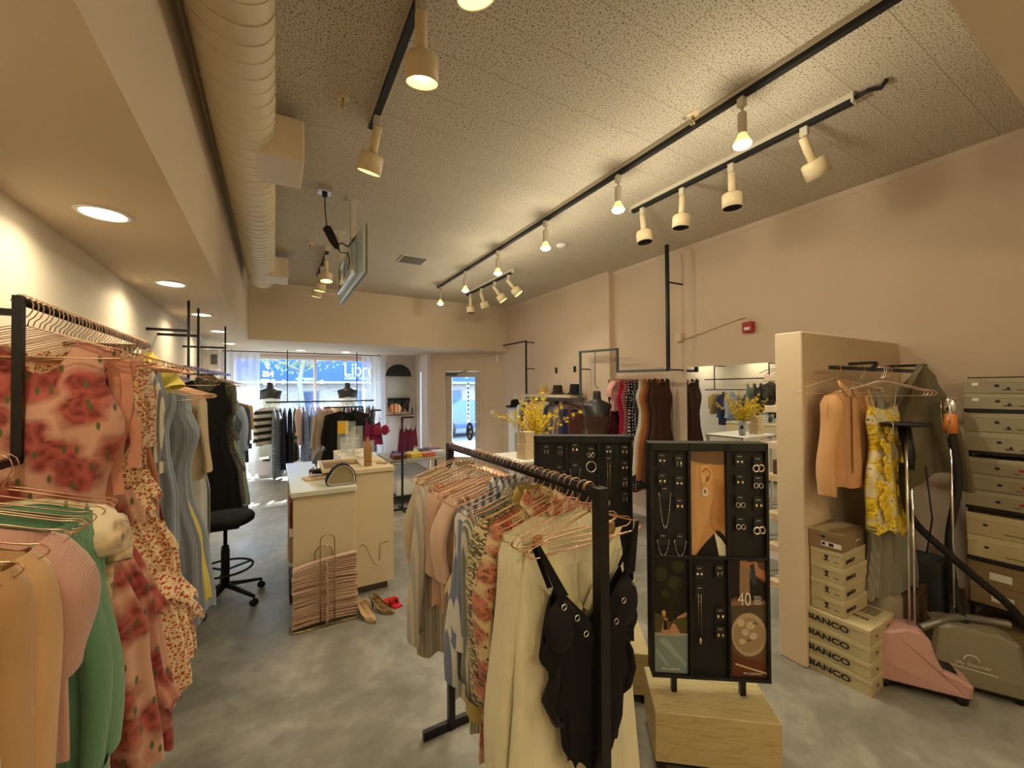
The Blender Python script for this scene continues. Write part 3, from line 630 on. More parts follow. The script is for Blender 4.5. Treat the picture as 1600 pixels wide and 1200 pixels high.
fD = F('ditsy', sr(232, 210, 168), 'ditsy', sr(180, 58, 40), sr(206, 130, 60), 1.7); fD2 = F('ditsy2', sr(226, 192, 158), 'ditsy', sr(170, 76, 60), sr(120, 120, 70), 1.6)
fCream = F('cream', sr(226, 210, 172)); fBlue = F('greyblue', sr(116, 120, 128), 'pleat', sr(130, 134, 142), s=75); fBlue2 = F('paleblue', sr(150, 160, 172)); fYel = F('yellow', sr(222, 204, 96)); fBlk = F('black', sr(16, 15, 16)); fBlk2 = F('black2', sr(24, 22, 24), rough=.7)
fGreen = F('sage', sr(106, 148, 112), knit=1); fGreen2 = F('sage2', sr(94, 138, 104), knit=1); fPinkK = F('pinkknit', sr(196, 152, 134), knit=1); fPeach = F('peach', sr(206, 164, 112)); fPeach2 = F('peach2', sr(192, 148, 98)); fOff = F('offwhite', sr(196, 190, 150))
fWht = F('whitegauze', sr(228, 222, 190), crinkle=1); fWht2 = F('whitegauze2', sr(220, 212, 178), crinkle=1)
fStr = F('bluestripe', sr(214, 212, 206), 'vstripe', sr(104, 118, 148), s=34); fStr2 = F('thinstripe', sr(198, 194, 170), 'vstripe', sr(110, 116, 104), s=120); fStr3 = F('palestripe', sr(206, 196, 172), 'vstripe', sr(172, 170, 164), s=60)
fScarf = F('scarfprint', sr(204, 184, 142), 'floral', sr(170, 104, 78), sr(92, 84, 56), 2.3); fOlv = F('oliveprint', sr(206, 192, 146), 'leopard', sr(92, 84, 60), s=.7); fBlush = F('blush', sr(214, 184, 162)); fRed = F('redtop', sr(190, 38, 36))

# --- left wall rails
def rail(name, pts, t, lab, mat='black', rnd_=True):
    e = empty(name, (0, 0, 0), 0, lab, 'clothes rail'); return e
def hooks_along(x, z, y0, y1, n, grp, dx=0, skip=None):
    for i in range(n):
        y = y0+(y1-y0)*i/(n-1)+rnd.uniform(-.006, .006); hanger((x+dx*i/(n-1), y, z), rnd.uniform(-.10, .10), grp)
LG = 'rose gold hangers on the upper left rail'; HL[LG] = 'rose gold wire hanger on the upper left rail'
RX, RZ = -.61, 1.936
e = empty('clothes_rail', (0, 0, 0), 0, 'black wall-mounted clothes rail at left, stepping down beside the floral dresses', 'clothes rail')
m = MB(); m.tube([(RX, 1.66, 1.955), (RX, 3.0, 1.955)], .012, 12); m.build('upper_rail', M['black'], e)
m = MB(); m.bar((RX, 1.655, 1.967), (RX, 1.655, 1.505), .010); m.build('post', M['black'], e)
m = MB(); m.bar((RX, .35, 1.515), (RX, 1.655, 1.515), .010); m.build('lower_rail', M['black'], e)
m = MB(); m.bar((XL, 1.655, 1.92), (RX, 1.655, 1.92), .009); m.build('bracket', M['black'], e)
m = MB(); m.bar((XL, 2.95, 1.945), (RX, 2.95, 1.945), .012); m.build('bracket', M['black'], e)
m = MB(); m.bar((XL, .5, 1.515), (RX, .5, 1.515), .012); m.build('bracket', M['black'], e)
hooks_along(RX, 1.952, 1.675, 2.95, 42, LG)
GU = 'clothes on the upper left rail'
LW = 'on the upper left rail'
for (y, kind, mat, desc, kw) in [
    (1.70, 'dress', fR, 'pink chiffon dress with large red roses, foremost '+LW, dict(L=1.36, w=.225, hemw=.30, nf=6, amp=.03, d=.035, tier=0)),
    (1.775, 'strapdress', fR2, 'pink rose-print dress with tie straps, second '+LW, dict(L=1.38, w=.22, hemw=.31, nf=6, amp=.028, d=.03, tier=1)),
    (1.86, 'dress', fR, 'pink rose-print dress with a ruffled hem, third '+LW, dict(L=1.30, w=.22, hemw=.30, nf=7, amp=.028, d=.03, tier=2)),
    (1.95, 'dress', fD, 'long ivory dress with tiny red flowers, nearer of two '+LW, dict(L=1.30, w=.22, hemw=.33, nf=8, amp=.028, d=.032, tier=2, trim=fD)),
    (2.05, 'strapdress', fD, 'tiered strappy ivory dress with tiny red flowers '+LW, dict(L=1.22, w=.22, hemw=.34, nf=8, amp=.026, d=.03, tier=3)),
    (2.13, 'dress', fD2, 'beige dress with small rust print '+LW, dict(L=1.24, w=.22, hemw=.33, nf=8, amp=.024, d=.03, tier=1)),
    (2.21, 'blouse', fD2, 'beige small-print blouse with puffed sleeves '+LW, dict(L=.62, w=.155, puff=.02, slv=.35)),
    (2.29, 'dress', fCream, 'plain cream pleated dress '+LW, dict(L=1.1, w=.155, hemw=.20, nf=12)),
    (2.37, 'dress', F('sagegrey', sr(150, 152, 132)), 'grey-green plain dress '+LW, dict(L=1.15, w=.155, hemw=.20)),
    (2.45, 'dress', F('rust', sr(188, 120, 84)), 'rust-coloured short dress '+LW, dict(L=.86, w=.155)),
    (2.53, 'shirt', F('candy', sr(216, 208, 186), 'vstripe', sr(120, 118, 112), s=60), 'cream shirt with dark thin stripes '+LW, dict(L=.5, w=.12)),
    (2.62, 'dress', F('maroonL', sr(110, 40, 44)), 'maroon long dress '+LW, dict(L=1.45, w=.155, hemw=.20)),
    (2.71, 'dress', F('stripesgrey', sr(132, 138, 148)), 'plain dove-grey dress '+LW, dict(L=1.0, w=.155)),
    (2.80, 'shirt', fYel, 'yellow shirt at the far end of the upper left rail', dict(L=.22, w=.13, slv=.1)),
    (2.88, 'dress', fBlue2, 'pale blue dress at the far end of the upper left rail', dict(L=1.1, w=.155))]:
    garment(kind, (RX, y, 1.957), rnd.uniform(-.06, .06), mat, desc, GU, **kw)
# loose ties on the second dress and shoulder ruffle on the first
m = MB()
for (x, y0, L, s_) in ((-.415, 1.735, .42, 1), (-.395, 1.745, .34, -1), (-.44, 1.74, .5, .5)):
    p = [(x+.012*sin(6*t)*s_, y0-.01*t, 1.80-L*t) for t in [i/8 for i in range(9)]]
    m.add([(q[0]-.013, q[1], q[2]) for q in p]+[(q[0]+.013, q[1]+.006, q[2]) for q in p], [(i, i+1, i+10, i+9) for i in range(8)], 0, True)
tag(m.build('ribbon_ties', F('coral', sr(204, 140, 114))), 'coral ribbon ties hanging from the strap of a rose-print dress', 'ribbon')
# middle rail with grey-blue pleated dresses
e = empty('clothes_rail', (0, 0, 0), 0, 'black rail between the floral dresses and the black dress, along the left wall', 'clothes rail')
m = MB(); m.bar((RX, 2.98, 1.80), (RX, 4.2, 1.80), .012); m.build('upper_rail', M['black'], e)
for y in (3.1, 4.15): m = MB(); m.bar((XL, y, 1.80), (RX, y, 1.80), .011); m.build('bracket', M['black'], e)
MG = 'rose gold hangers on the middle left rail'; HL[MG] = 'rose gold hanger on the middle left rail'
hooks_along(RX, 1.802, 2.93, 4.0, 24, MG)
for (y, kind, mat, desc, kw) in [
    (2.98, 'dress', fBlue, 'blue-grey pleated dress, nearest on the middle left rail', dict(L=1.38, w=.21, hemw=.235, d=.045, nf=14, amp=.010)),
    (3.10, 'dress', fBlue, 'blue-grey pleated dress, second on the middle left rail', dict(L=1.40, w=.21, hemw=.25, d=.045, nf=14, amp=.010)),
    (3.21, 'dress', fYel, 'long bright yellow dress on the middle left rail', dict(L=1.33, w=.165, hemw=.262, d=.03)),
    (3.31, 'dress', fBlue2, 'pale blue plain long dress on the middle left rail', dict(L=1.42, w=.21, hemw=.28, d=.04, nf=11)),
    (3.43, 'blouse', F('sandstone', sr(196, 176, 144)), 'sand-coloured blouse on the middle left rail', dict(L=.62, w=.21)),
    (3.55, 'dress', F('whitesmoke', sr(206, 206, 200)), 'white dress on the middle left rail', dict(L=1.0, w=.2)),
    (3.68, 'dress', F('greendark', sr(74, 88, 70)), 'dark green dress on the middle left rail', dict(L=1.1, w=.2)),
    (3.82, 'dress', F('lilacL', sr(160, 150, 176)), 'lilac dress at the far end of the middle left rail', dict(L=1.1, w=.19))]:
    garment(kind, (RX, y, 1.802), rnd.uniform(-.05, .05), mat, desc, 'clothes on the middle left rail', **kw)
# ceiling-hung frame, far left
e = empty('clothes_rail', (0, 0, 0), 0, 'black ceiling-hung pipe frame with ladder arms above the black dress', 'clothes rail')
for (x, y) in ((-.648, 4.49), (-.629, 4.867), (-.52, 6.06)):
    m = MB(); m.bar((x, y, 1.80), (x, y, ZS), .009); m.build('hanging_post', M['black'], e)
    m = MB(); m.bar((XL, y, 2.227), (x, y, 2.227), .011); m.build('arm', M['black'], e)
    m = MB(); m.bar((XL, y, 1.905), (x, y, 1.905), .010); m.build('arm', M['black'], e)
m = MB(); m.bar((-.655, 4.35, 1.905), (-.50, 6.3, 1.905), .013); m.build('rail_bar', M['black'], e)
m = MB(); m.bar((-.58, 5.3, 1.66), (-.50, 6.3, 1.66), .011); m.bar((-.52, 6.06, 1.66), (-.52, 6.06, 1.80), .009); m.build('lower_bar', M['black'], e)
FG = 'hangers on the far left rail'; HL[FG] = 'rose gold hanger on the far left rail'
far = [(4.62, 'dress', fBlk, 'long black sleeveless dress facing the aisle, behind the stool', dict(L=1.30, w=.21, hemw=.27, nf=13, amp=.008, d=.03, xo=.02)),
    (4.80, 'jacket', F('greyfur', sr(112, 110, 94), 'leopard', sr(60, 58, 50), s=.6), 'fuzzy grey-brown jacket right behind the long black dress', dict(L=.7, w=.22, slv=.3)),
    (4.93, 'dress', F('navyprint', sr(62, 64, 80), 'ditsy', sr(150, 146, 140), sr(90, 90, 110), 1.5), 'dark navy small-print long dress on the far left rail', dict(L=1.42, w=.22, hemw=.28, nf=7, amp=.025)),
    (5.06, 'dress', F('greychk', sr(120, 116, 108), 'ditsy', sr(60, 58, 60), None, 1.3), 'grey printed ruffled dress on the far left rail', dict(L=1.3, w=.22, hemw=.29, tier=2)),
    (5.20, 'dress', F('mint', sr(158, 184, 166)), 'pale mint long dress on the far left rail', dict(L=1.34, w=.22, hemw=.30)),
    (5.40, 'dress', F('slate', sr(90, 100, 120)), 'slate blue dress on the far left rail', dict(L=1.2, w=.22, hemw=.26)),
    (5.62, 'shirt', F('skyshirt', sr(170, 184, 206)), 'sky blue shirt on the far left rail', dict(L=.72, w=.20)),
    (5.80, 'shirt', F('navyshirt', sr(52, 58, 92)), 'navy shirt at the end of the far left rail', dict(L=.75, w=.21)),
    (6.0, 'blouse', F('tan', sr(190, 160, 96)), 'tan blouse with wide sleeves at the window end of the far left rail', dict(L=.5, w=.22, slv=.3))]
for (y, kind, mat, desc, kw) in far:
    x = -.655+(y-4.35)/1.95*.155+.06*(y > 4.7)
    x0 = -.655+(y-4.35)/1.95*.155
    if y < 4.7: x0 = x = x0+.09
    zz = 1.905 if y < 5.3 else 1.66
    hanger((x, y, zz), .0, FG); garment(kind, (x, y, zz), rnd.uniform(-.03, .03), mat, desc, 'clothes on the far left rail', **kw)
for i in range(14): hanger((-.64+.01*i, 4.5+.1*i, 1.907), rnd.uniform(-.1, .1), FG)
# lower rail in front (sweaters)
WG = 'hangers on the lower left rail'; HL[WG] = 'rose gold hanger on the lower left rail'
for y in (1.60, 1.57, 1.50, 1.44, 1.40, 1.385, 1.37, 1.30, 1.2, 1.1, 1.02, .9): hanger((RX, y, 1.517), rnd.uniform(-.04, .04), WG)
for (y, kind, mat, desc, kw) in [
    (1.565, 'blouse', F('creamfloral', sr(226, 212, 176), 'floral', sr(196, 168, 130), sr(120, 128, 92), 1.1), 'cream ruffled blouse with puffed sleeves on the lower left rail', dict(L=.95, w=.215, slv=.16, puff=.05, amp=.02, tier=2)),
    (1.50, 'sweater', fGreen, 'sage green knitted cardigan, farther of two on the lower left rail', dict(L=.88, w=.215, slv=.62, d=.035)),
    (1.42, 'sweater', fGreen2, 'sage green knitted cardigan, nearer of two on the lower left rail', dict(L=.90, w=.21, slv=.66, d=.035)),
    (1.30, 'sweater', fPinkK, 'pink ribbed knit jumper on the lower left rail', dict(L=.56, w=.21, slv=.30, d=.04, puff=.02)),
    (1.19, 'shirt', fPeach, 'apricot shirt on the lower left rail, in front of the pink jumper', dict(L=.66, w=.205, slv=.56, d=.035)),
    (1.10, 'shirt', fPeach2, 'darker apricot shirt nearest the frame edge on the lower left rail', dict(L=.7, w=.205, slv=.6, d=.03)),
    (.99, 'sweater', fOff, 'off-white jumper cut by the lower left corner of the photo', dict(L=.75, w=.21, slv=.6, d=.035))]:
    garment(kind, (RX, y, 1.517), rnd.uniform(-.03, .03), mat, desc, 'knitwear and shirts on the lower left rail', **kw)

# --- centre rack
CX = .77
e = empty('garment_rack', (CX, 1.41, 0), 0, 'black freestanding garment rack in the centre with rose gold hangers', 'clothes rack')
m = MB(); m.bar((0, -.555, 0), (0, -.555, 1.43), .016); m.build('upright', M['black'], e)
m = MB(); m.bar((0, .555, 0), (0, .555, 1.43), .016); m.build('upright', M['black'], e)
m = MB(); m.tube([(0, -.56, 1.414), (0, .56, 1.414)], .0165, 14); m.build('rail_bar', M['black'], e)
for s_ in (-1, 1): m = MB(); m.bar((-.145, .555*s_, .012), (.165, .555*s_, .012), .012, t2=.03); m.build('foot', M['black'], e)
CG = 'rose gold hangers on the centre rack'; HL[CG] = 'rose gold wire hanger on the centre rack'
CZ = 1.416
for i in range(34):
    y = .895+1.04*i/33+rnd.uniform(-.008, .008)
    hanger((CX, y, CZ), rnd.uniform(-.13, .13), CG, clips=(i % 4 == 2))
cl = [(.965, 'trousers', fWht, 'long white gauze trousers with clipped waistband, nearest on the centre rack', dict(L=1.12, w=.20, hemw=.27, d=.03, nf=7, amp=.012)),
    (1.0, 'trousers', fWht2, 'second pair of white gauze trousers on the centre rack', dict(L=1.1, w=.20, hemw=.25, d=.025, nf=7, amp=.012)),
    (1.045, 'blouse', fWht, 'white gauze blouse with long puffed sleeves on the centre rack', dict(L=.8, w=.21, slv=.76, puff=.015, d=.028, vneck=.05)),
    (1.10, 'top', fRed, 'bright red strappy top on the centre rack', dict(L=.5, w=.20)),
    (1.145, 'shirt', fScarf, 'sand shirt with terracotta scarf print on the centre rack', dict(L=.80, w=.205, slv=.5, hemw=.23)),
    (1.20, 'shirt', fOlv, 'cream and olive patterned shirt on the centre rack', dict(L=.72, w=.21, slv=.6, trim=F('olivetrim', sr(168, 150, 70)))),
    (1.265, 'shirt', fStr2, 'thin green-striped shirt on the centre rack', dict(L=.80, w=.21, slv=.58)),
    (1.32, 'shirt', fStr, 'wide blue-striped shirt on the centre rack, nearer of two', dict(L=.66, w=.21, slv=.45)),
    (1.38, 'shirt', fStr, 'wide blue-striped shirt on the centre rack, farther of two', dict(L=.76, w=.21, slv=.6)),
    (1.44, 'top', fCream, 'cream frilled top on the centre rack', dict(L=.42, w=.2, tier=1)),
    (1.51, 'blouse', fBlush, 'blush blouse with short sleeves, nearer of two on the centre rack', dict(L=.5, w=.215, slv=.3)),
    (1.57, 'skirt', F('blushskirt', sr(210, 186, 158)), 'beige short skirt clipped on the centre rack', dict(L=.5, w=.19)),
    (1.63, 'blouse', F('rosepale', sr(206, 168, 146)), 'dusty pink blouse, farther of two on the centre rack', dict(L=.52, w=.215, slv=.33)),
    (1.70, 'top', F('scarlet', sr(208, 44, 34)), 'small scarlet top on the centre rack', dict(L=.40, w=.22)),
    (1.77, 'shirt', fStr3, 'cream quilted-stripe shirt hanging at the far end of the centre rack', dict(L=.82, w=.235, slv=.66, puff=.02)),
    (1.84, 'skirt', F('sandskirt', sr(214, 198, 160)), 'sand skirt clipped at the far end of the centre rack', dict(L=.6, w=.2)),
    (1.90, 'blouse', F('taupebl', sr(196, 178, 146)), 'taupe blouse, last on the centre rack', dict(L=.6, w=.21, slv=.4))]
for (y, kind, mat, desc, kw) in cl:
    garment(kind, (CX, y, CZ), rnd.uniform(-.05, .05), mat, desc, 'clothes on the centre rack', **kw)
# black swimsuit
hanger((CX, .905, CZ), .03, CG)
e = empty('swimsuit', (CX, .895, CZ), .02, 'black one-piece swimsuit with silver rings, hanging at the front of the centre rack', 'swimsuit')
def szt(x): return -.275+.10*abs(x)-(.0 if abs(x) > .25 else .0)
sb = cloth([(0, .165), (.10, .178), (.25, .15), (.42, .136), (.52, .14), (.64, .115), (.85, .11), (1, .09)], [(0, .014), (.1, .032), (.3, .022), (1, .02)], lambda x: -.37+.13*min(1, abs(x)*1.35) if abs(x) < .75 else -.24-.14*(abs(x)-.75)*4, lambda x: -.76+.05*abs(x), 9, .006, .008, 501, 30, 80)
sb.build('swimsuit_body', fBlk, e)
for sx in (-1, 1):
    m = MB(); m.add([(sx*.105, -.03, -.255), (sx*.142, -.03, -.25), (sx*.192, -.002, -.118), (sx*.176, -.002, -.118)], [(0, 1, 2, 3)]); m.add([(sx*.120, .02, -.25), (sx*.138, .02, -.25), (sx*.200, .002, -.12), (sx*.188, .002, -.12)], [(0, 1, 2, 3)]); m.build('strap', fBlk, e)
    m = MB(); m.ball((sx*.118, -.012, -.34), .05, 18, sc=(1, .42, 1.4)); m.build('cup', fBlk2, e)
    m = MB(); m.tube([(sx*.115, 0, -.42), (sx*.135, -.005, -.48), (sx*.150, .004, -.54), (sx*.130, 0, -.59), (sx*.10, 0, -.61)], [.006, .02, .026, .02, .008], 12, sq=.5); m.build('ruffle', fBlk2, e)
    for (x, z) in ((.128, -.275), (.085, -.315), (.055, -.365)):
        m = MB(); m.tube([(sx*x+.0075*cos(a), -.040, z+.0075*sin(a)) for a in [2*pi*i/14 for i in range(14)]], .0015, 6, closed=True); m.build('ring', M['silver'], e)
m = MB(); m.add([(.13, -.0, -.14), (.155, 0, -.14), (.02, .0, -.36), (.0, .0, -.345)], [(0, 1, 2, 3)]); m.add([(-.13, -.0, -.14), (-.155, 0, -.14), (-.02, .0, -.36), (.0, .0, -.345)], [(0, 1, 2, 3)])
tag(m.build('camisole_straps', F('ivoryribbon', sr(226, 218, 170)), None, (CX, .93, CZ), 0), 'pair of ivory ribbon straps crossing behind the black swimsuit', 'straps')

# --- window rail (along X)
e = empty('clothes_rail', (0, 0, 0), 0, 'black ceiling-hung clothes rail in front of the shop window', 'clothes rail')
m = MB(); m.tube([(-.147, 9.0, 1.487), (1.817, 9.0, 1.487)], .016, 12); m.build('rail_bar', M['black'], e)
for x in (.212, 1.48): m = MB(); m.bar((x, 9.0, 1.487), (x, 9.0, ZS), .008); m.build('hanging_post', M['black'], e)
VG = 'hangers on the window rail'; HL[VG] = 'wire hanger on the black window rail'
for i in range(32): hanger((-.12+1.9*i/31, 9.0, 1.489), pi/2+rnd.uniform(-.1, .1), VG, mat='black' if i % 3 else 'chrome')
WR = 'on the rail before the shop window'
spec = [('sweater', F('bwstripe', sr(214, 206, 190), 'hstripe', sr(34, 32, 34), s=8), 'black and cream wide-striped jumper', dict(L=.72, w=.30, slv=.6)),
    ('dress', F('denimlong', sr(92, 110, 136), 'ditsy', sr(170, 180, 190), None, 1.0), 'long denim-blue printed dress', dict(L=1.30, hemw=.33)), ('dress', F('greyblue2', sr(104, 114, 128)), 'long grey-blue dress', dict(L=1.32, hemw=.34)),
    ('dress', F('navylong', sr(40, 44, 66)), 'long navy dress', dict(L=1.2)), ('dress', F('inklong', sr(30, 30, 44)), 'long ink-coloured dress', dict(L=1.2)), ('dress', F('blkdot', sr(22, 20, 24), 'dots', sr(200, 196, 190), s=1.2), 'black polka dot dress', dict(L=1.05)),
    ('sweater', F('palepink', sr(214, 186, 180)), 'pale pink long cardigan', dict(L=.75)), ('dress', F('blueflor', sr(160, 178, 206), 'ditsy', sr(70, 100, 160), None, .8), 'light blue floral dress', dict(L=1.1)), ('dress', F('ltblue', sr(150, 164, 186)), 'light blue pleated dress', dict(L=1.15)),
    ('dress', F('periw', sr(140, 146, 180)), 'periwinkle dress', dict(L=1.1)), ('blouse', F('lilac', sr(198, 186, 206)), 'lilac blouse', dict(L=.7)), ('blouse', F('pinkw', sr(214, 176, 176)), 'rose pink blouse', dict(L=.7)),
    ('blouse', F('redflor', sr(216, 190, 170), 'ditsy', sr(190, 50, 40), None, .7), 'blouse with red flowers', dict(L=.6)), ('blouse', F('creamw', sr(224, 214, 190)), 'cream blouse', dict(L=.7)), ('shirt', F('beigew', sr(196, 172, 140)), 'beige shirt', dict(L=.7)),
    ('dress', F('bluepr', sr(120, 140, 190), 'dots', sr(230, 230, 230)), 'blue and white dotted dress', dict(L=.9)), ('dress', F('crimsonw', sr(130, 36, 40)), 'dark crimson dress', dict(L=1.0)), ('dress', fBlk2, 'plain black dress', dict(L=1.0)),
    ('dress', F('denimw', sr(76, 96, 122)), 'mid-blue denim dress', dict(L=1.0)), ('dress', F('greenw', sr(84, 104, 84)), 'moss green dress', dict(L=.9)), ('dress', F('greyw', sr(170, 172, 172)), 'silver grey dress', dict(L=1.0)), ('dress', F('bluegreyw', sr(112, 126, 140)), 'dusty blue dress', dict(L=1.0))]
for i, (kind, mat, desc, kw) in enumerate(spec):
    x = -.10+1.86*i/(len(spec)-1); kw.setdefault('w', .21)
    garment(kind, (x, 9.0, 1.489), pi/2+rnd.uniform(-.25, .25)+(-.75 if i == 0 else 0), mat, desc+' '+WR, 'clothes on the window rail', d=.035, nf=6, amp=.012, **kw)
# black clothes on a T-stand between counter and window
def tstand(x, y, h, lab, half=.16, one=True, w2=.2):
    e = empty('display_stand', (x, y, 0), 0, lab, 'stand')
    m = MB(); m.bar((0, 0, .01), (0, 0, h), .013); m.build('post', M['black'], e)
    m = MB(); m.bar((0 if one else -half, 0, h), (half, 0, h), .011); m.build('arm', M['black'], e)
    m = MB(); m.bar((-.18, 0, .012), (.18, 0, .012), .012); m.bar((0, -.18, .012), (0, .18, .012), .012); m.build('base', M['black'], e)
    return e
tstand(.97, 7.1, 1.43, 'black stand with black dresses, between the counter and the window rail', .3, False)
for i, (dx, dy, mt, desc, kw) in enumerate([(-.24, .05, F('beigebl', sr(176, 156, 140)), 'beige long-sleeved dress on the black stand behind the counter, leftmost', dict(L=1.0, w=.21, slv=.5)), (-.07, -.06, fBlk, 'black wide dress on the stand behind the counter, middle', dict(L=.95, w=.24, hemw=.3, slv=.45)), (.16, -.03, fBlk2, 'black blouse on the stand behind the counter, rightmost', dict(L=.8, w=.24, slv=.45))]):
    HL['hangers on the black stand'] = 'hanger on the black stand behind the counter'
    hanger((.97+dx, 7.1, 1.44), 0, 'hangers on the black stand', mat='gold'); garment('blouse', (.97+dx, 7.1+dy, 1.44), .1*i-.1, mt, desc, 'black clothes on the stand', vneck=.0, **kw)
tstand(1.17, 5.95, 1.42, 'black stand with fuchsia underwear right of the counter', .13)
HL['hangers on the underwear stands'] = 'small wire hanger on the underwear stands'
def bra(loc, rz, mat, lab):
    e = empty('bra', loc, rz, lab, 'underwear')
    for sx in (-1, 1):
        m = MB(); m.ball((sx*.06, 0, -.26), .066, 14, sc=(1, .35, 1.1)); m.build('cup', mat, e)
        m = MB(); m.tube([(sx*.07, 0, -.2), (sx*.12, 0, -.13)], .004, 6); m.build('strap', mat, e)
    m = MB(); m.tube([(-.14, 0, -.28), (0, -.01, -.30), (.14, 0, -.28)], .012, 8, sq=.6); m.build('band', mat, e)
fF = F('fuchsia', sr(122, 24, 66)); fP = F('plum', sr(92, 22, 58))
for i, (dx, dy) in enumerate([(.03, 0), (.08, 0), (.13, 0)]): hanger((1.17+dx-.03, 5.95, 1.43), .9+.2*i, 'hangers on the underwear stands', mat='chrome', sc=.7)
garment('top', (1.185, 5.92, 1.43), .2, fF, 'fuchsia lingerie slip on the stand right of the counter', 'underwear on stands', L=.42, w=.14)
bra((1.29, 5.9, 1.40), .3, F('magenta', sr(140, 28, 60)), 'magenta bra on the stand right of the counter')
tstand(1.57, 5.85, 1.31, 'black stand with plum underwear beside the folded clothes table', .17)
for i in range(3): hanger((1.60+.05*i, 5.85, 1.32), 1.0+.2*i, 'hangers on the underwear stands', mat='chrome', sc=.6)
garment('top', (1.615, 5.83, 1.32), .3, fP, 'plum lace slip on the stand beside the folded clothes', 'underwear on stands', L=.42, w=.13)
garment('top', (1.70, 5.87, 1.32), -.2, F('plum2', sr(110, 30, 64)), 'plum short top at the end of the stand arm', 'underwear on stands', L=.36, w=.10)
# --- right wall frames
e = empty('clothes_rail', (0, 0, 0), 0, 'black pipe frame on the right wall reaching the ceiling beside the mirror', 'clothes rail')
FX = 4.02
m = MB(); m.bar((FX, 3.27, 1.90), (FX, 3.27, 3.4), .017); m.build('tall_post', M['black'], e)
m = MB(); m.bar((FX, 3.25, 1.915), (FX, 4.10, 1.93), .015); m.build('rail_bar', M['grey'], e)
m = MB(); m.bar((FX, 4.10, 1.915), (FX, 4.10, 2.25), .015); m.bar((FX, 4.10, 2.235), (FX, 4.89, 2.26), .015); m.bar((FX, 4.88, 2.27), (FX, 4.88, 1.56), .015); m.build('stepped_frame', M['grey'], e)
for (y, z) in ((3.27, 2.96), (3.27, 1.92), (4.88, 2.0)): m = MB(); m.bar((FX, y, z), (XR2 if y < 4.4 else XR, y, z), .008); m.build('wall_arm', M['black'], e)
m = MB(); m.tube([(FX, 4.55, 2.27), (FX, 4.55, 1.75), (FX+.02, 4.50, 1.70)], .006, 6); m.build('hook_rod', M['grey'], e)
e = empty('clothes_rail', (0, 0, 0), 0, 'black pipe frame on the right wall above and below the hat shelf', 'clothes rail')
m = MB(); m.bar((FX, 4.87, 1.545), (FX, 6.43, 1.55), .014); m.build('rail_bar', M['grey'], e)
m = MB(); m.bar((FX, 6.43, 1.53), (FX, 6.43, 2.60), .013); m.bar((FX, 6.43, 2.59), (FX, 7.3, 2.59), .012); m.build('post', M['black'], e)
for (y, z) in ((6.43, 2.57), (6.43, 2.08)): m = MB(); m.bar((FX, y, z), (XR, y, z), .008); m.build('wall_arm', M['black'], e)
RG = 'hangers on the right wall rail'; HL[RG] = 'rose gold hanger left of the mirror'
for i in range(16): hanger((FX, 3.36+.66*i/15, 1.93), rnd.uniform(-.1, .1), RG)
RW = 'on the rail left of the mirror'
for (y, kind, mat, desc, kw) in [
    (3.36, 'dress', F('brown', sr(62, 36, 28)), 'long brown sleeveless dress, nearest '+RW, dict(L=1.3, w=.215, hemw=.255, nf=10, d=.03)),
    (3.43, 'dress', F('brown2', sr(84, 50, 34)), 'second brown dress '+RW, dict(L=1.25, w=.22, hemw=.28)),
    (3.50, 'dress', F('orangeb', sr(176, 104, 50)), 'burnt orange dress '+RW, dict(L=1.25, w=.22, hemw=.27)),
    (3.56, 'dress', F('ivoryr', sr(206, 200, 180)), 'ivory dress '+RW, dict(L=1.2, w=.22, hemw=.27)),
    (3.64, 'dress', F('bdots', sr(20, 18, 24), 'dots', sr(190, 186, 190), s=1.3), 'black dress with fine white dots '+RW, dict(L=1.4, w=.22, hemw=.27)),
    (3.72, 'dress', F('bdots2', sr(26, 20, 28), 'dots', sr(200, 190, 196), s=.8), 'black dress with larger white dots '+RW, dict(L=1.4, w=.22, hemw=.27)),
    (3.80, 'dress', F('rbstripe', sr(206, 122, 110), 'hstripe', sr(50, 22, 34), s=34), 'pink and dark horizontally striped dress '+RW, dict(L=1.35, w=.22, hemw=.25)),
    (3.88, 'dress', F('crimson', sr(166, 20, 58)), 'long crimson dress '+RW, dict(L=1.5, w=.22, hemw=.26)),
    (3.97, 'blouse', F('rosew', sr(216, 160, 154)), 'dusty pink satin blouse '+RW, dict(L=.45, w=.23, slv=.2)),
    (4.07, 'strapdress', F('bredspot', sr(26, 18, 26), 'dots', sr(190, 60, 90), s=1.1), 'dark strappy dress with red spots '+RW+', farthest', dict(L=1.15, w=.21, hemw=.22))]:
    garment(kind, (FX-.02, y, 1.93), rnd.uniform(-.05, .05), mat, desc, 'dresses left of the mirror', **kw)
SG = 'hangers under the hat shelf'; HL[SG] = 'wire hanger on the rail under the hat shelf'
for i in range(18): hanger((FX, 4.93+1.4*i/17, 1.55), rnd.uniform(-.1, .1), SG, mat='rose' if i % 2 else 'chrome')
SW = 'on the rail under the hat shelf'
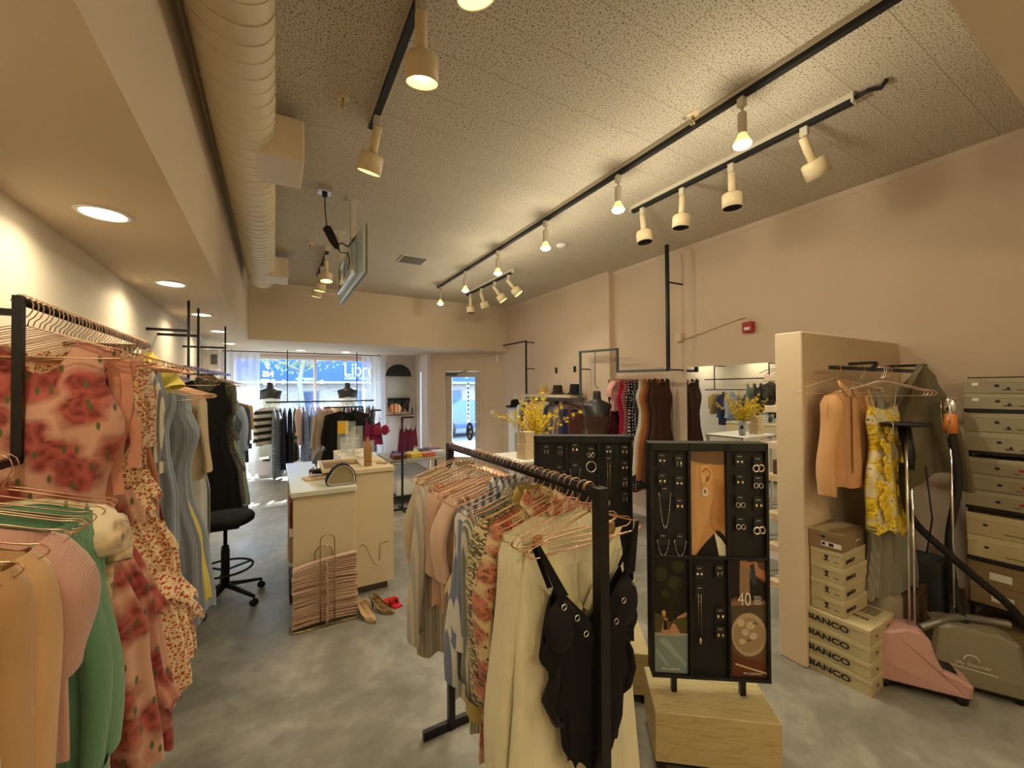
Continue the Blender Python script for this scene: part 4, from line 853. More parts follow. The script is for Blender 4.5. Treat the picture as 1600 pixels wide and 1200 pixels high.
for i, (kind, c, desc) in enumerate([('dress', (90, 50, 44), 'brown dress'), ('skirt', (34, 40, 90), 'dark blue skirt'), ('blouse', (116, 96, 100), 'mauve-grey blouse'), ('shirt', (150, 120, 110), 'taupe shirt'), ('blouse', (92, 84, 110), 'smoky violet blouse'), ('shirt', (80, 80, 70), 'olive grey shirt'), ('blouse', (60, 56, 90), 'indigo blouse'), ('shirt', (214, 208, 190), 'cream printed shirt'), ('jacket', (196, 190, 180), 'pale stone jacket'), ('shirt', (220, 216, 206), 'white shirt'), ('jacket', (214, 150, 146), 'rose pink jacket'), ('blouse', (220, 176, 166), 'light pink blouse'), ('jacket', (224, 190, 176), 'blush cardigan'), ('shirt', (70, 72, 66), 'charcoal shirt'), ('dress', (60, 70, 60), 'dark green dress'), ('shirt', (226, 224, 216), 'bright white shirt')]):
    y = 4.94+1.42*i/15
    garment(kind, (FX-.06, y, 1.55), rnd.uniform(-.5, -.2), F('hs%d' % i, sr(*c)), desc+' '+SW, 'clothes under the hat shelf', L=.75 if kind != 'dress' else 1.1, w=.16, slv=.5, d=.03)
# --- fitting corner beside the partition
def prail(x0, x1, y, z, lab, up=True):
    e = empty('wall_rail', (0, 0, 0), 0, lab, 'clothes rail')
    m = MB(); m.bar((x0, y, z), (x1, y, z), .011); m.build('rail_bar', M['black'], e)
    m = MB(); m.bar((x1, y, z), (x1, y, z+.05), .011); m.bar((x1, y, z+.045), (x1, 1.285, z+.045), .009); m.build('wall_arm', M['black'], e)
prail(2.80, 3.42, 1.14, 1.815, 'short black rail on the partition, farther of two'); prail(2.95, 3.78, 1.00, 1.80, 'short black rail in front of the partition, nearer of two')
PG = 'hangers beside the partition'; HL[PG] = 'wire hanger on the short black rails by the partition'
for (x, y, z, a) in ((2.87, 1.14, 1.816, .9), (3.06, 1.0, 1.80, .75), (3.09, 1.0, 1.80, .8), (3.12, 1.0, 1.80, .9), (3.16, 1.0, 1.80, 1.0), (3.30, 1.0, 1.80, .4), (3.2, 1.14, 1.816, .5)): hanger((x, y, z), -a, PG, mat='rose' if a > .8 else 'chrome')
garment('shirt', (2.99, 1.14, 1.79), -.12, F('orangesh', sr(206, 156, 104)), 'orange linen shirt hanging against the partition', 'clothes by the partition', L=.62, w=.19, slv=.58, d=.03, trim=F('orangesh2', sr(212, 164, 112)))
yd = garment('strapdress', (3.18, 1.03, 1.80), -.1, F('yellowfl', sr(214, 204, 168), 'floral', sr(226, 190, 40), sr(120, 116, 90), 1.5), 'cream dress covered in yellow flowers hanging by the partition', 'clothes by the partition', L=.88, w=.20, hemw=.17, d=.03, nf=6)
petal = flat('yellow_petal', sr(226, 192, 52), .6); pr = random.Random(5)
for k in range(34):
    m = MB(); t = pr.random(); z = -.34-.60*t; a = pr.uniform(-1, 1); x = a*(.14-.02*t); R_ = pr.uniform(.022, .036)*(1.3 if t > .5 else 1); yy = -.045-.01*pr.random()
    for q in range(5):
        an = 2*pi*q/5+k; m.ball((x+R_*.6*cos(an), yy, z+R_*.6*sin(an)), R_*.55, 8, sc=(1, .3, 1))
    m.build('fabric_flower', petal, yd)
garment('dress', (3.42, 1.08, 1.80), -.1, F('sheergrey', sr(150, 144, 124), 'vstripe', sr(128, 124, 108), s=70), 'long sheer grey-beige dress hanging beside the yellow flower dress', 'clothes by the partition', L=1.32, w=.19, hemw=.30, nf=12, amp=.018, d=.03)
e = empty('jacket', (3.46, .93, 1.84), -.9, 'olive jacket draped from the end of the short rail over other clothes', 'jacket', 'clothes by the partition')
fO = F('olivej', sr(96, 86, 62)); cloth([(0, .02), (.15, .07), (.5, .16), (1, .20)], [(0, .02), (.3, .03), (1, .03)], lambda x: 0, lambda x: -.72+.14*x, 6, .02, .02, 77, 24).build('jacket_body', fO, e)
m = MB(); m.tube([(-.01, -.02, -.02), (-.10, -.05, -.14), (-.15, -.05, -.24)], [.01, .035, .03], 12, sq=.35); m.build('collar', fO, e)
m = MB(); m.tube([(.08, -.03, -.20), (.15, -.04, -.5), (.19, -.03, -.76)], [.03, .05, .045], 14, sq=.5, cap=False); m.build('sleeve', fO, e)
garment('dress', (3.78, 1.16, 1.2), -.1, F('teal', sr(80, 104, 84)), 'teal folded garment hanging low behind the pink steamer', 'clothes by the partition', L=.6, w=.14, d=.03)
# ------------------------------------------------------------------ furniture and props
# counter
e = empty('service_counter', (.32, 4.05, 0), 0, 'cream L-shaped service counter with a glossy lower desk, middle of the shop', 'counter')
def lb(x0, x1, y0, y1, z0, z1, name, mat, b=.003, par=e, off=(.32, 4.05, 0)):
    m = MB(); m.bbox(x0-off[0], x1-off[0], y0-off[1], y1-off[1], z0, z1, b); return m.build(name, mat, par)
lb(.115, .545, 3.385, 3.41, .0, .925, 'end_panel', M['laminate']); lb(.10, .556, 3.365, 4.78, .925, .962, 'desk_top', M['laminatetop'])
lb(.53, .548, 3.41, 4.78, .0, .925, 'back_panel', M['laminate']); lb(.115, .53, 4.75, 4.78, 0, .925, 'end_panel', M['laminate'])
for z in (.05, .35, .65): lb(.13, .53, 3.41, 4.75, z, z+.018, 'shelf', M['laminate'])
lb(.558, .890, 3.60, 4.88, .07, 1.005, 'high_front', M['laminate']); lb(.556, .897, 3.585, 4.89, 1.008, 1.045, 'high_top', M['laminate']); lb(.60, .85, 3.66, 4.8, 0, .07, 'plinth', flat('plinth_dark', sr(110, 98, 80), .6))
m = MB(); m.tube([(x-.32, 3.598-4.05, z) for x, z in ((.60, .40), (.63, .42), (.66, .40), (.70, .30), (.73, .24), (.76, .22))], .0015, 5); m.tube([(x-.32, 3.598-4.05, z) for x, z in ((.77, .26), (.775, .40), (.84, .41))], .002, 5); m.build('scuff_mark', flat('scuff', sr(130, 104, 70), .7), e)
for (x, y, z, c, n, lab) in ((.20, 3.62, .668, (120, 40, 44), 'box_file', 'dark red box on a shelf inside the service counter'), (.20, 3.75, .368, (190, 160, 140), 'box_file', 'beige box on the middle shelf inside the counter'), (.2, 3.70, .068, (60, 60, 66), 'box_file', 'dark box on the lowest shelf inside the counter')):
    m = MB(); m.bbox(-.10, .18, -.12, .12, 0, .2, .004); tag(m.build(n, flat('bf%s' % (c,), sr(*c), .6), None, (x, y, z)), lab, 'box')
# items on the counter
e = empty('waist_bag', (.455, 3.50, .963), 0, 'khaki half-moon waist bag with navy and white trim on the counter edge', 'bag')
def moon(s, z0=.0): return [(s*x, z0+s*z) for x, z in ((-.105, .01), (-.085, .0), (.08, .0), (.10, .012), (.10, .055), (.085, .10), (.055, .135), (.02, .15), (-.02, .145), (-.06, .115), (-.09, .07), (-.108, .035))]
m = MB(); m.prism(moon(.93, .004), -.035, .035); m.build('bag_body', F('khaki', sr(150, 136, 100)), e)
for s_, y0, mt in ((1.0, -.038, 'navy'), (.95, -.041, 'white')):
    m = MB(); m.tube([(x, y0, z) for x, z in moon(s_, .003 if s_ == 1 else .006)], .007 if s_ == 1 else .004, 8, closed=True); m.tube([(x, -y0*.9, z) for x, z in moon(s_, .003 if s_ == 1 else .006)], .006, 6, closed=True); m.build('piping', F(mt+'pipe', sr(28, 32, 50) if mt == 'navy' else sr(222, 218, 206)), e)
e = empty('card_terminal', (.40, 3.95, .963), .5, 'grey and black card terminal leaning on the counter', 'card terminal'); m = MB(); m.bbox(-.16, .02, -.035, .035, .01, .045, .01, M=Matrix.Rotation(.15, 4, 'Y')); m.build('handset', M['blackm'], e); m = MB(); m.bbox(-.155, .0, -.028, .028, .045, .052, .004, M=Matrix.Rotation(.15, 4, 'Y')); m.build('keypad', M['silver'], e)
e = empty('barcode_scanner', (.345, 4.3, .963), .4, 'upright chrome and black barcode scanner on the counter', 'scanner'); m = MB(); m.lathe([(0, 0), (.04, 0), (.04, .012), (.012, .02), (.012, .08), (0, .08)], 18); m.build('stand', M['chrome'], e); m = MB(); m.tube([(-.03, 0, .05), (.02, 0, .14), (.06, 0, .20)], [.018, .022, .03], 12); m.build('scanner_head', M['grey'], e)
e = empty('frame', (.50, 3.86, .965), 0, 'open tilted tray-like frame holding jewellery on the counter', 'display tray')
RT = Matrix.Rotation(radians(-22), 4, 'X')
m = MB()
for a in ((-.16, .16, -.14, -.125, 0, .03), (-.16, .16, .125, .14, 0, .03), (-.16, -.145, -.125, .125, 0, .03), (.145, .16, -.125, .125, 0, .03)): m.box(*a[:4], a[4]+.07, a[5]+.07, M=Matrix.Rotation(.1, 4, 'X'))
m.build('frame_rim', M['laminate'], e); m = MB(); m.box(-.145, .145, -.125, .125, .075, .08, M=Matrix.Rotation(.1, 4, 'X')); m.build('frame_panel', flat('taupe_felt', sr(120, 96, 76), .8), e); m = MB(); m.box(-.14, .14, .08, .12, 0, .07); m.build('frame_stand', M['laminate'], e)
e = empty('sandals', (.33, 3.78, .963), .2, 'pair of beige strappy sandals lying on the counter', 'sandals')
for y in (0, .08):
    m = MB(); m.prism([(-.11, 0), (.10, 0), (.10, .018), (-.11, .012)], y-.03, y+.03); m.tube([(-.06, y-.03, .01), (-.05, y, .05), (-.06, y+.03, .01)], .004, 6); m.tube([(.04, y-.03, .01), (.03, y, .08), (.04, y+.03, .01)], .004, 6); m.build('sandal', F('nude', sr(206, 176, 140)), e)
e = empty('perfume_box', (.70, 3.72, 1.046), .1, 'tall kraft-brown tapered gift tube standing on the high counter', 'box'); kr = flat('kraft', sr(160, 118, 74), .7)
m = MB(); m.bbox(-.026, .026, -.026, .026, 0, .155, .002); m.build('box_body', kr, e); m = MB(); m.add([(-.024, -.024, .155), (.024, -.024, .155), (.024, .024, .155), (-.024, .024, .155), (-.008, -.006, .25), (.008, -.006, .25), (.008, .006, .25), (-.008, .006, .25)], [(0, 1, 5, 4), (1, 2, 6, 5), (2, 3, 7, 6), (3, 0, 4, 7), (4, 5, 6, 7)]); m.build('box_top', kr, e); m = MB(); m.box(-.0268, .0268, -.0268, .0268, .038, .042); m.build('seam', flat('kraft_dark', sr(110, 76, 46), .7), e)
acr = flat('clear_acrylic', (.9, .95, .97), .05, alpha=.16)
for i, (x, y, h, wd, lab) in enumerate(((.67, 4.45, .34, .05, 'tall clear acrylic jewellery stand on the high counter'), (.75, 4.55, .28, .06, 'clear acrylic earring stand beside the taller one'), (.62, 4.3, .20, .08, 'low clear acrylic tray with gold jewellery on the counter'), (.80, 4.2, .16, .07, 'small clear acrylic ring holder on the high counter'), (.66, 4.05, .10, .07, 'smallest clear acrylic block near the kraft tube'))):
    e = empty('acrylic_stand', (x, y, 1.046), .2*i, lab, 'stand', 'acrylic stands on the counter'); m = MB(); m.bbox(-wd, wd, -.05, .05, 0, .01, .002); m.bbox(-wd, wd, -.003, .003, .01, h, .001); m.bbox(-wd*.6, wd*.6, .03, .036, .01, h*.7, .001); m.build('acrylic_panel', acr, e)
    m = MB()
    for k in range(8): m.ball((rnd.uniform(-wd*.8, wd*.8), -.008, rnd.uniform(.03, h*.95)), .007, 6)
    m.build('jewellery', M['goldj'] if i % 2 == 0 else M['silver'], e)
e = empty('sign_card', (.62, 4.62, 1.046), -.1, 'small yellow and orange card in a clear holder on the counter', 'card'); m = MB(); m.box(-.05, .05, -.003, 0, .20, .33); m.build('card_face', flat('yellow_card', sr(226, 176, 40), .5), e); m = MB(); m.box(-.055, .055, .001, .004, 0, .34); m.build('holder', acr, e)
for i in range(7):
    m = MB(); m.bbox(-.05, .05, -.03, .03, 0, .012, .003); c = ((196, 160, 90), (214, 190, 140), (180, 140, 90), (226, 210, 180))[i % 4]
    tag(m.build('jewellery_card', flat('jc%d' % (i % 4), sr(*c), .4), None, ((.62, .80, .70, .82, .64, .76, .84)[i], (3.98, 3.95, 4.15, 4.35, 4.75, 4.7, 3.78)[i], 1.046), .4*i), ['ochre card lying left of the kraft tube', 'cream card lying behind the kraft tube', 'brown card in the middle of the high counter', 'white card on the right edge of the high counter', 'ochre card at the far left end of the high counter', 'cream card at the far end of the high counter', 'brown card at the near right corner of the high counter'][i], 'card', 'cards on the high counter')
# stack of wrapped hangers on the brass rack
e = empty('bag_rack', (.33, 3.335, 0), 0, 'brass wire rack on the floor against the counter end', 'wire rack')
m = MB(); m.tube(rounded([(0, -.075, .008), (-.24, -.075, .008), (-.24, .05, .008), (.24, .03, .008), (.24, -.075, .008), (0, -.075, .008)], .05, 5), .005, 8); m.build('base_ring', M['gold'], e)
for dy, h, x0, x1 in ((-.07, .66, -.045, .05), (.03, .55, -.075, .045)):
    m = MB(); r_ = (x1-x0)/2; m.tube([(x0, dy, .01)]+[(x0+r_-r_*cos(a), dy, h-r_+r_*sin(a)) for a in [pi*i/12 for i in range(13)]]+[(x1, dy, .01)], .004, 8); m.build('loop', M['gold'], e)
GP = 'blush velvet hangers stacked on the brass rack'
vh = flat('blush_velvet', sr(200, 164, 136), .9, sheen=.4, var=.12)
pr = random.Random(3); hm = MB()
xs_ = [-.215+.43*i/10 for i in range(11)]
hm.prism([(x, .010*(1-(x/.21)**2)) for x in xs_]+[(x, .010*(1-(x/.21)**2)-.0095) for x in xs_[::-1]], -.05, -.0, 0); hm.tube([(0, -.05, .0), (.0, -.062, .01), (.008, -.072, .0), (.0, -.08, -.012)], .004, 6)
hme = hm.mesh('velvet_hanger', vh)
for i in range(30):
    z = .03+.0148*i; o = bpy.data.objects.new('velvet_hanger', hme); col.objects.link(o)
    o.location = (.325+pr.uniform(-.008, .008), 3.335+pr.uniform(-.004, .004), z); o.rotation_euler = (0, radians(pr.uniform(-2.2, 2.2)) if i < 24 else radians(-2-(i-24)*1.0), pr.uniform(-.03, .03))
    tag(o, 'blush velvet hanger stacked on the brass rack', 'hanger', GP)
# shoes
def pump(loc, rz, mat, lab, name='court_shoe'):
    e = empty(name, loc, rz, lab, 'shoe')
    m = MB(); v = []; n = 14; rows = 12
    for i in range(rows+1):
        t = i/rows; x = -.11+.235*t; hw = .027+.014*sin(pi*min(1, t*1.1))*(1 if t < .75 else 1)-(.034*max(0, (t-.72)/.28)**1.5); zb_ = .055*max(0, 1-t*1.9)**1.2+.004; zt_ = zb_+(.045 if t < .25 else .045-.03*min(1, (t-.25)*4) if t < .5 else .028+.006*sin(pi*(t-.5)*2) if t < .9 else .018)
        for k in range(n):
            a = -pi*.08+pi*1.16*k/(n-1); c_ = -cos(a); s_ = sin(a); top = zt_ if (k == 0 or k == n-1) else None
            if t < .62: y = hw*(-1 if k < n/2 else 1)*(1-.25*(abs(k-(n-1)/2)/((n-1)/2))**3); zz = zb_+(zt_-zb_)*(abs(k-(n-1)/2)/((n-1)/2))**.8 if abs(k-(n-1)/2) > 1 else zb_; y = hw*(k-(n-1)/2)/((n-1)/2)*1.0 if abs(k-(n-1)/2) <= 4 else math.copysign(hw, k-(n-1)/2)
            else: y = hw*(k-(n-1)/2)/((n-1)/2); zz = zb_+(zt_-zb_)*sqrt(max(0, 1-((k-(n-1)/2)/((n-1)/2))**2))
            v.append((x, y, zz))
    m.add(v, [(i*n+k, (i+1)*n+k, (i+1)*n+k+1, i*n+k+1) for i in range(rows) for k in range(n-1)], 0, True); m.build('upper', mat, e)
    m = MB(); m.lathe([(0, 0), (.006, 0), (.007, .02), (.016, .058), (0, .058)], 12, M=Matrix.Translation((-.095, 0, 0))); m.build('heel', mat, e)
    m = MB(); m.tube([(-.10, -.026, .095), (-.112, 0, .11), (-.10, .026, .095), (-.06, .034, .10), (-.05, 0, .118), (-.06, -.034, .10)], .004, 6, closed=True); m.build('ankle_strap', mat, e); return e
pump((.60, 3.23, 0), radians(-72), F('nudesuede', sr(196, 160, 112)), 'beige pointed court shoe on the floor by the counter')
pump((.715, 3.27, 0), radians(-58), F('leoshoe', sr(170, 130, 80), 'leopard', sr(40, 28, 20), s=1.6), 'leopard print court shoe on the floor by the counter')
e = empty('slingback', (.81, 3.33, 0), radians(-70), 'small red flat sandal on the floor by the counter', 'shoe')
rd = flat('red_leather', sr(196, 30, 36), .35); m = MB(); m.prism([(-.09, 0), (.09, 0), (.09, .012), (-.09, .016)], -.034, .034); m.build('sole', rd, e); m = MB(); m.tube([(.02, -.034, .014), (.02, -.02, .05), (.02, .02, .05), (.02, .034, .014)], .014, 8, sq=1.6); m.ball((.03, 0, .055), .018, 8); m.build('strap', rd, e)
# drafting stool
e = empty('stool', (-.345, 4.06, 0), 0, 'black drafting stool with foot ring on castors, under the long black dress', 'stool')
m = MB(); m.lathe([(0, .625), (.17, .625), (.20, .645), (.205, .675), (.19, .70), (0, .71)], 32); m.build('seat', F('stoolseat', sr(28, 27, 28)), e)
m = MB(); m.bbox(-.10, .10, -.09, .09, .595, .625, .006); m.tube([(.0, .1, .61), (.12, .16, .605), (.19, .18, .61)], .006, 6); m.build('mechanism', M['dark'], e)
m = MB(); m.lathe([(0, .12), (.030, .12), (.030, .42), (.026, .425), (.026, .45), (.014, .455), (.014, .60), (0, .60)], 20); m.build('column', M['dark'], e)
m = MB(); m.tube([(.19*cos(2*pi*i/36), .19*sin(2*pi*i/36), .27) for i in range(36)], .009, 8, closed=True)
for k in range(3): a = 2*pi*k/3+.4; m.bar((.03*cos(a), .03*sin(a), .255), (.19*cos(a), .19*sin(a), .27), .006)
m.build('foot_ring', M['chrome'] if 0 else M['dark'], e)
for k in range(5):
    a = 2*pi*k/5+.5; m = MB(); m.tube([(.02*cos(a), .02*sin(a), .135), (.28*cos(a), .28*sin(a), .075)], [.026, .015], 10, sq=.7); lg = m.build('leg', M['dark'], e)
    m = MB()
    for s_ in (-1, 1):
        q = Matrix.Translation((.28*cos(a)+s_*.014*sin(a), .28*sin(a)-s_*.014*cos(a), .027)) @ Matrix.Rotation(a, 4, 'Z') @ Matrix.Rotation(pi/2, 4, 'X'); m.lathe([(0, -.007), (.024, -.007), (.027, 0), (.024, .007), (0, .007)], 16, M=q)
    m.tube([(.28*cos(a), .28*sin(a), .03), (.28*cos(a), .28*sin(a), .075)], .008, 8); m.build('castor', M['dark'], lg)

# plinth and jewellery displays
ang = atan2(-.304, .428)
def pbox(c, a, w, d, z0, z1, lab, n='display_plinth'):
    e = empty(n, (c[0], c[1], 0), a, lab, 'plinth'); m = MB(); m.bbox(-w/2, w/2, -d/2, d/2, z0, z1, .003); m.build('plinth_box', M['oak'], e)
    m = MB(); m.box(-w/2+.03, w/2-.03, -d/2+.03, d/2-.03, 0.018, z0); 
    for sx in (-1, 1):
        for sy in (-1, 1): m.box(sx*(w/2-.03)-.02, sx*(w/2-.03)+.02, sy*(d/2-.03)-.02, sy*(d/2-.03)+.02, 0, z0)
    m.build('plinth_base', M['blackm'], e); return e
pc = Vector((1.757, 1.234)); pa = atan2(.941-1.267, 1.874-1.468)
pbox((pc.x, pc.y), pa, .52, .30, .05, .27, 'pale oak plinth under the near black jewellery display')
pbox((1.62, 1.86), ang, .56, .34, .05, .27, 'pale oak plinth under the far black jewellery display')
def display(c, a, lab, posters, slots):
    e = empty('jewellery_display', (c[0], c[1], 0), a, lab, 'display')
    W, Z0, Z1, D = .525, .358, 1.445, .045
    fr = MB()
    fr.bbox(-W/2, W/2, -D+.02, D, Z0, Z1, .003)   # body; front at -D+.02
    body = fr.build('display_body', M['blackm'], e)
    fm = MB(); y0, y1 = -D-.002, -D+.02; cw = (W-.04)/3
    for i in range(4): x = -W/2+.006+(W-.012)*i/3; fm.bbox(x-.006, x+.006, y0, y1, Z0, Z1, .001)
    for z in (Z0+.006, (Z0+Z1)/2+.015, Z1-.03): fm.bbox(-W/2, W/2, y0, y1, z-.006, z+.006 if z < Z1-.03 else Z1, .001)
    fm.build('display_frame', M['blackm'], e)
    for x in (-.155, .155): m = MB(); m.bar((x, 0, .272), (x, 0, Z0), .012); m.build('display_leg', M['black'], e)
    return e, W, Z0, Z1, D
d1, W, Z0, Z1, D = display((1.763, 1.232), ang, 'black jewellery display board with ear poster, nearer of the two', 1, 1)
d2, *_ = display((1.467, 1.774), ang, 'black jewellery display board without ear poster, farther of the two', 0, 1)
ZM = (Z0+Z1)/2+.015; cxs = [-W/3, 0, W/3]; hwc = W/6-.010
PF = -D+.019
def smo(P, k=5):
    n = len(P); out = []
    for i in range(n):
        a, b, c, d = P[i-1], P[i], P[(i+1) % n], P[(i+2) % n]
        for j in range(k):
            u = j/k; out.append(tuple(.5*(2*b[q]+(c[q]-a[q])*u+(2*a[q]-5*b[q]+4*c[q]-d[q])*u*u+(3*b[q]-a[q]-3*c[q]+d[q])*u**3) for q in (0, 1)))
    return [(max(-1, min(1, x)), max(0, min(1, z))) for x, z in out]
def poster(name, par, cx, z0, z1, layers, lab=None):
    m = MB(); mats = []
    e = empty(name, (0, 0, 0)); e.parent = par; e.name = name
    for i, (c, polys) in enumerate(layers):
        mt = flat('print_%d_%d_%d' % c, sr(*c), .35, var=.05, vs=60); mats.append(mt)
        for P in polys:
            n = len(P); y = PF-.0008-.00035*i
            m.add([(cx+x*hwc, y, z0+(z1-z0)*z) for x, z in P], [tuple(range(n))], i)
    o = m.build('poster_print', mats, e)
    return e
def ell(cx, cy, rx, ry, n=24, a0=0, a1=2*pi): return [(cx+rx*cos(a0+(a1-a0)*i/n), cy+ry*sin(a0+(a1-a0)*i/n)) for i in range(n if a1-a0 > 6.2 else n+1)]
full = [[(-1, 0), (1, 0), (1, 1), (-1, 1)]]
# ear poster (asp: width .155 x height .52)
poster('poster', d1, 0, ZM+.006, Z1-.036, [((204, 152, 94), full), ((214, 166, 110), [[(-1, .86)]+[(-.3, .86), (.2, .72), (.3, .55), (.1, .38), (-.3, .22), (-.62, .06), (-.72, 0)]+[(-1, 0)]]), ((186, 134, 80), [smo([(.45, .72), (.98, .66), (.98, .30), (.6, .22), (.2, .26), (.12, .42), (.35, .56)])]), ((172, 118, 68), [smo([(.62, .66), (1, .6), (1, .34), (.74, .27), (.5, .33), (.6, .5)])]),
    ((132, 104, 70), [[(-1, 1), (1, 1), (1, .87), (.55, .862), (.1, .872), (-.4, .875), (-.75, .89), (-1, .91)]]), ((88, 66, 44), [[(-1, 1-.014*k), (1, .965-.016*k), (1, .960-.016*k), (-1, .995-.014*k)] for k in range(7)]), ((156, 126, 88), [[(-1, .993-.014*k), (1, .957-.016*k), (1, .954-.016*k), (-1, .991-.014*k)] for k in range(6)]),
    ((20, 20, 22), [[(-.72, 0), (-.45, .06), (-.1, .13), (.2, .18), (.38, .215), (.5, .12), (.62, 0)], [(.45, .245), (.7, .23), (.95, .19), (1, .13), (1, .0), (.7, .0)]]), ((224, 218, 194), [[(.36, .215), (.5, .20), (.75, .16), (1, .10), (1, 0), (.62, 0), (.5, .1)]]),
    ((228, 184, 128), [smo([(-.42, .80), (-.28, .85), (.0, .855), (.22, .82), (.30, .76), (.18, .71), (.06, .67), (-.04, .635), (-.22, .632), (-.30, .67), (-.36, .73)])]), ((182, 128, 76), [smo([(-.30, .79), (-.2, .83), (.0, .835), (.16, .805), (.20, .76), (.08, .72), (-.0, .70), (-.02, .74), (-.1, .79)])]), ((222, 174, 118), [smo([(-.24, .78), (-.1, .81), (.06, .80), (.10, .76), (.0, .735), (-.08, .76)])]), ((146, 96, 54), [smo([(-.06, .745), (.06, .755), (.08, .72), (-.02, .70), (-.1, .715)])]), ((214, 166, 110), [smo([(-.26, .70), (-.12, .71), (-.02, .68), (-.1, .65), (-.22, .65)])]),
    ((232, 228, 208), [ell(-.14, .605, .20, .042)]), ((170, 124, 76), [ell(-.14, .61, .10, .022)]), ((240, 236, 222), [ell(-.04, .603, .045, .036)]), ((150, 140, 116), [ell(.0, .603, .012, .026)])])
ZP0, ZP1 = Z0+.014, ZM-.008
pol = poster('poster', d1, cxs[0], ZP0, ZP1, [((26, 24, 16), full), ((88, 84, 40), [[(-1, .34), (1, .34), (1, .50), (.3, .46), (-.3, .48), (-1, .52)]]), ((60, 56, 30), [ell(-.5, .85, .35, .07), ell(.3, .78, .4, .06), ell(.5, .92, .35, .05), ell(-.2, .68, .3, .04)]), ((44, 34, 20), [[(-.1, .44), (.15, .44), (.25, .62), (.7, .78), (.6, .8), (.15, .66), (-.3, .82), (-.4, .8), (0, .62)]]),
    ((176, 168, 148), [[(-1, .315), (1, .32), (1, .345), (-1, .34)]]), ((132, 150, 146), [[(-1, 0), (1, 0), (1, .32), (-1, .315)]]), ((160, 176, 168), [[(-.7, .28), (.9, .05), (.95, .08), (-.3, .3)], [(-.9, .18), (-.2, .05), (-.1, .07), (-.85, .21)]]), ((198, 148, 110), [[(-.55, .35), (-.35, .47), (-.2, .47), (-.1, .36), (.15, .43), (.3, .42), (.55, .35), (.5, .34), (-.6, .335)], ell(-.36, .50, .10, .022)]), ((210, 170, 100), [ell(-.38, .52, .12, .018)]), ((24, 22, 22), [[(-.42, .37), (-.38, .455), (-.2, .45), (-.15, .37)]]), ((190, 140, 110), [[(.35, .47), (.9, .49), (1, .52), (.9, .53), (.4, .485)]])])
text('PILGRIM', .014, flat('print_white', sr(226, 222, 208), .5), 'poster_lettering', pol, (cxs[0], PF-.006, ZP0+.018), sx=1.6)
p3 = poster('poster', d1, cxs[2], ZP0, ZP1, [((112, 84, 60), full), ((34, 28, 26), [[(-1, .66), (-.5, .68), (-.45, 1), (-1, 1)], [(.15, .62), (1, .64), (1, .80), (.3, .86), (.0, .8)]]), ((150, 120, 92), [[(-.5, .7), (.1, .7), (.05, 1), (-.45, 1)]]), ((190, 130, 92), [[(-.1, .97), (.5, .99), (.6, .93), (1, .9), (1, .82), (.5, .86), (.1, .9)], [(-.45, 1), (-.1, 1), (-.05, .93), (-.4, .95)]]), ((60, 64, 70), [[(.1, .95), (.35, .97), (.5, .80), (.25, .78)]]),
    ((150, 112, 76), [[(-1, .60), (1, .62), (1, .655), (-1, .64)]]), ((92, 76, 58), [[(-1, .42), (1, .44), (1, .61), (-1, .6)]]), ((186, 164, 132), [ell(0, .36, 1.0, .185)]), ((166, 142, 110), [ell(-.02, .355, .85, .15)]), ((206, 190, 160), [ell(-.45, .46, .22, .035), ell(.1, .44, .25, .035), ell(-.2, .38, .2, .03), ell(.25, .35, .22, .03), ell(-.4, .30, .18, .025)]), ((120, 96, 66), [ell(.35, .46, .15, .012), ell(0, .31, .12, .012)]), ((104, 56, 30), [[(-1, 0), (1, 0), (1, .12), (-.4, .16), (-1, .2)]]), ((214, 196, 158), [[(-.8, .10), (1, .03), (1, .045), (-.8, .115)]])])
text('40', .085, _mc['print_white'], 'poster_lettering', p3, (cxs[2]-.02, PF-.008, ZP0+.66*(ZP1-ZP0)), sx=.7)
for k in range(5): m = MB(); m.box(cxs[2]+.022, cxs[2]+.052+.006*(k % 2), PF-.0085, PF-.008, ZP0+.335+.0085*k, ZP0+.338+.0085*k); m.build('poster_lettering', _mc['print_white'], p3)
text('PILGRIM', .014, _mc['print_white'], 'poster_lettering', p3, (cxs[2]+.012, PF-.008, ZP0+.018), sx=1.6)
JG = 'jewellery cards on the near display'
cardm = flat('jewel_card_black', sr(36, 36, 32), .45)
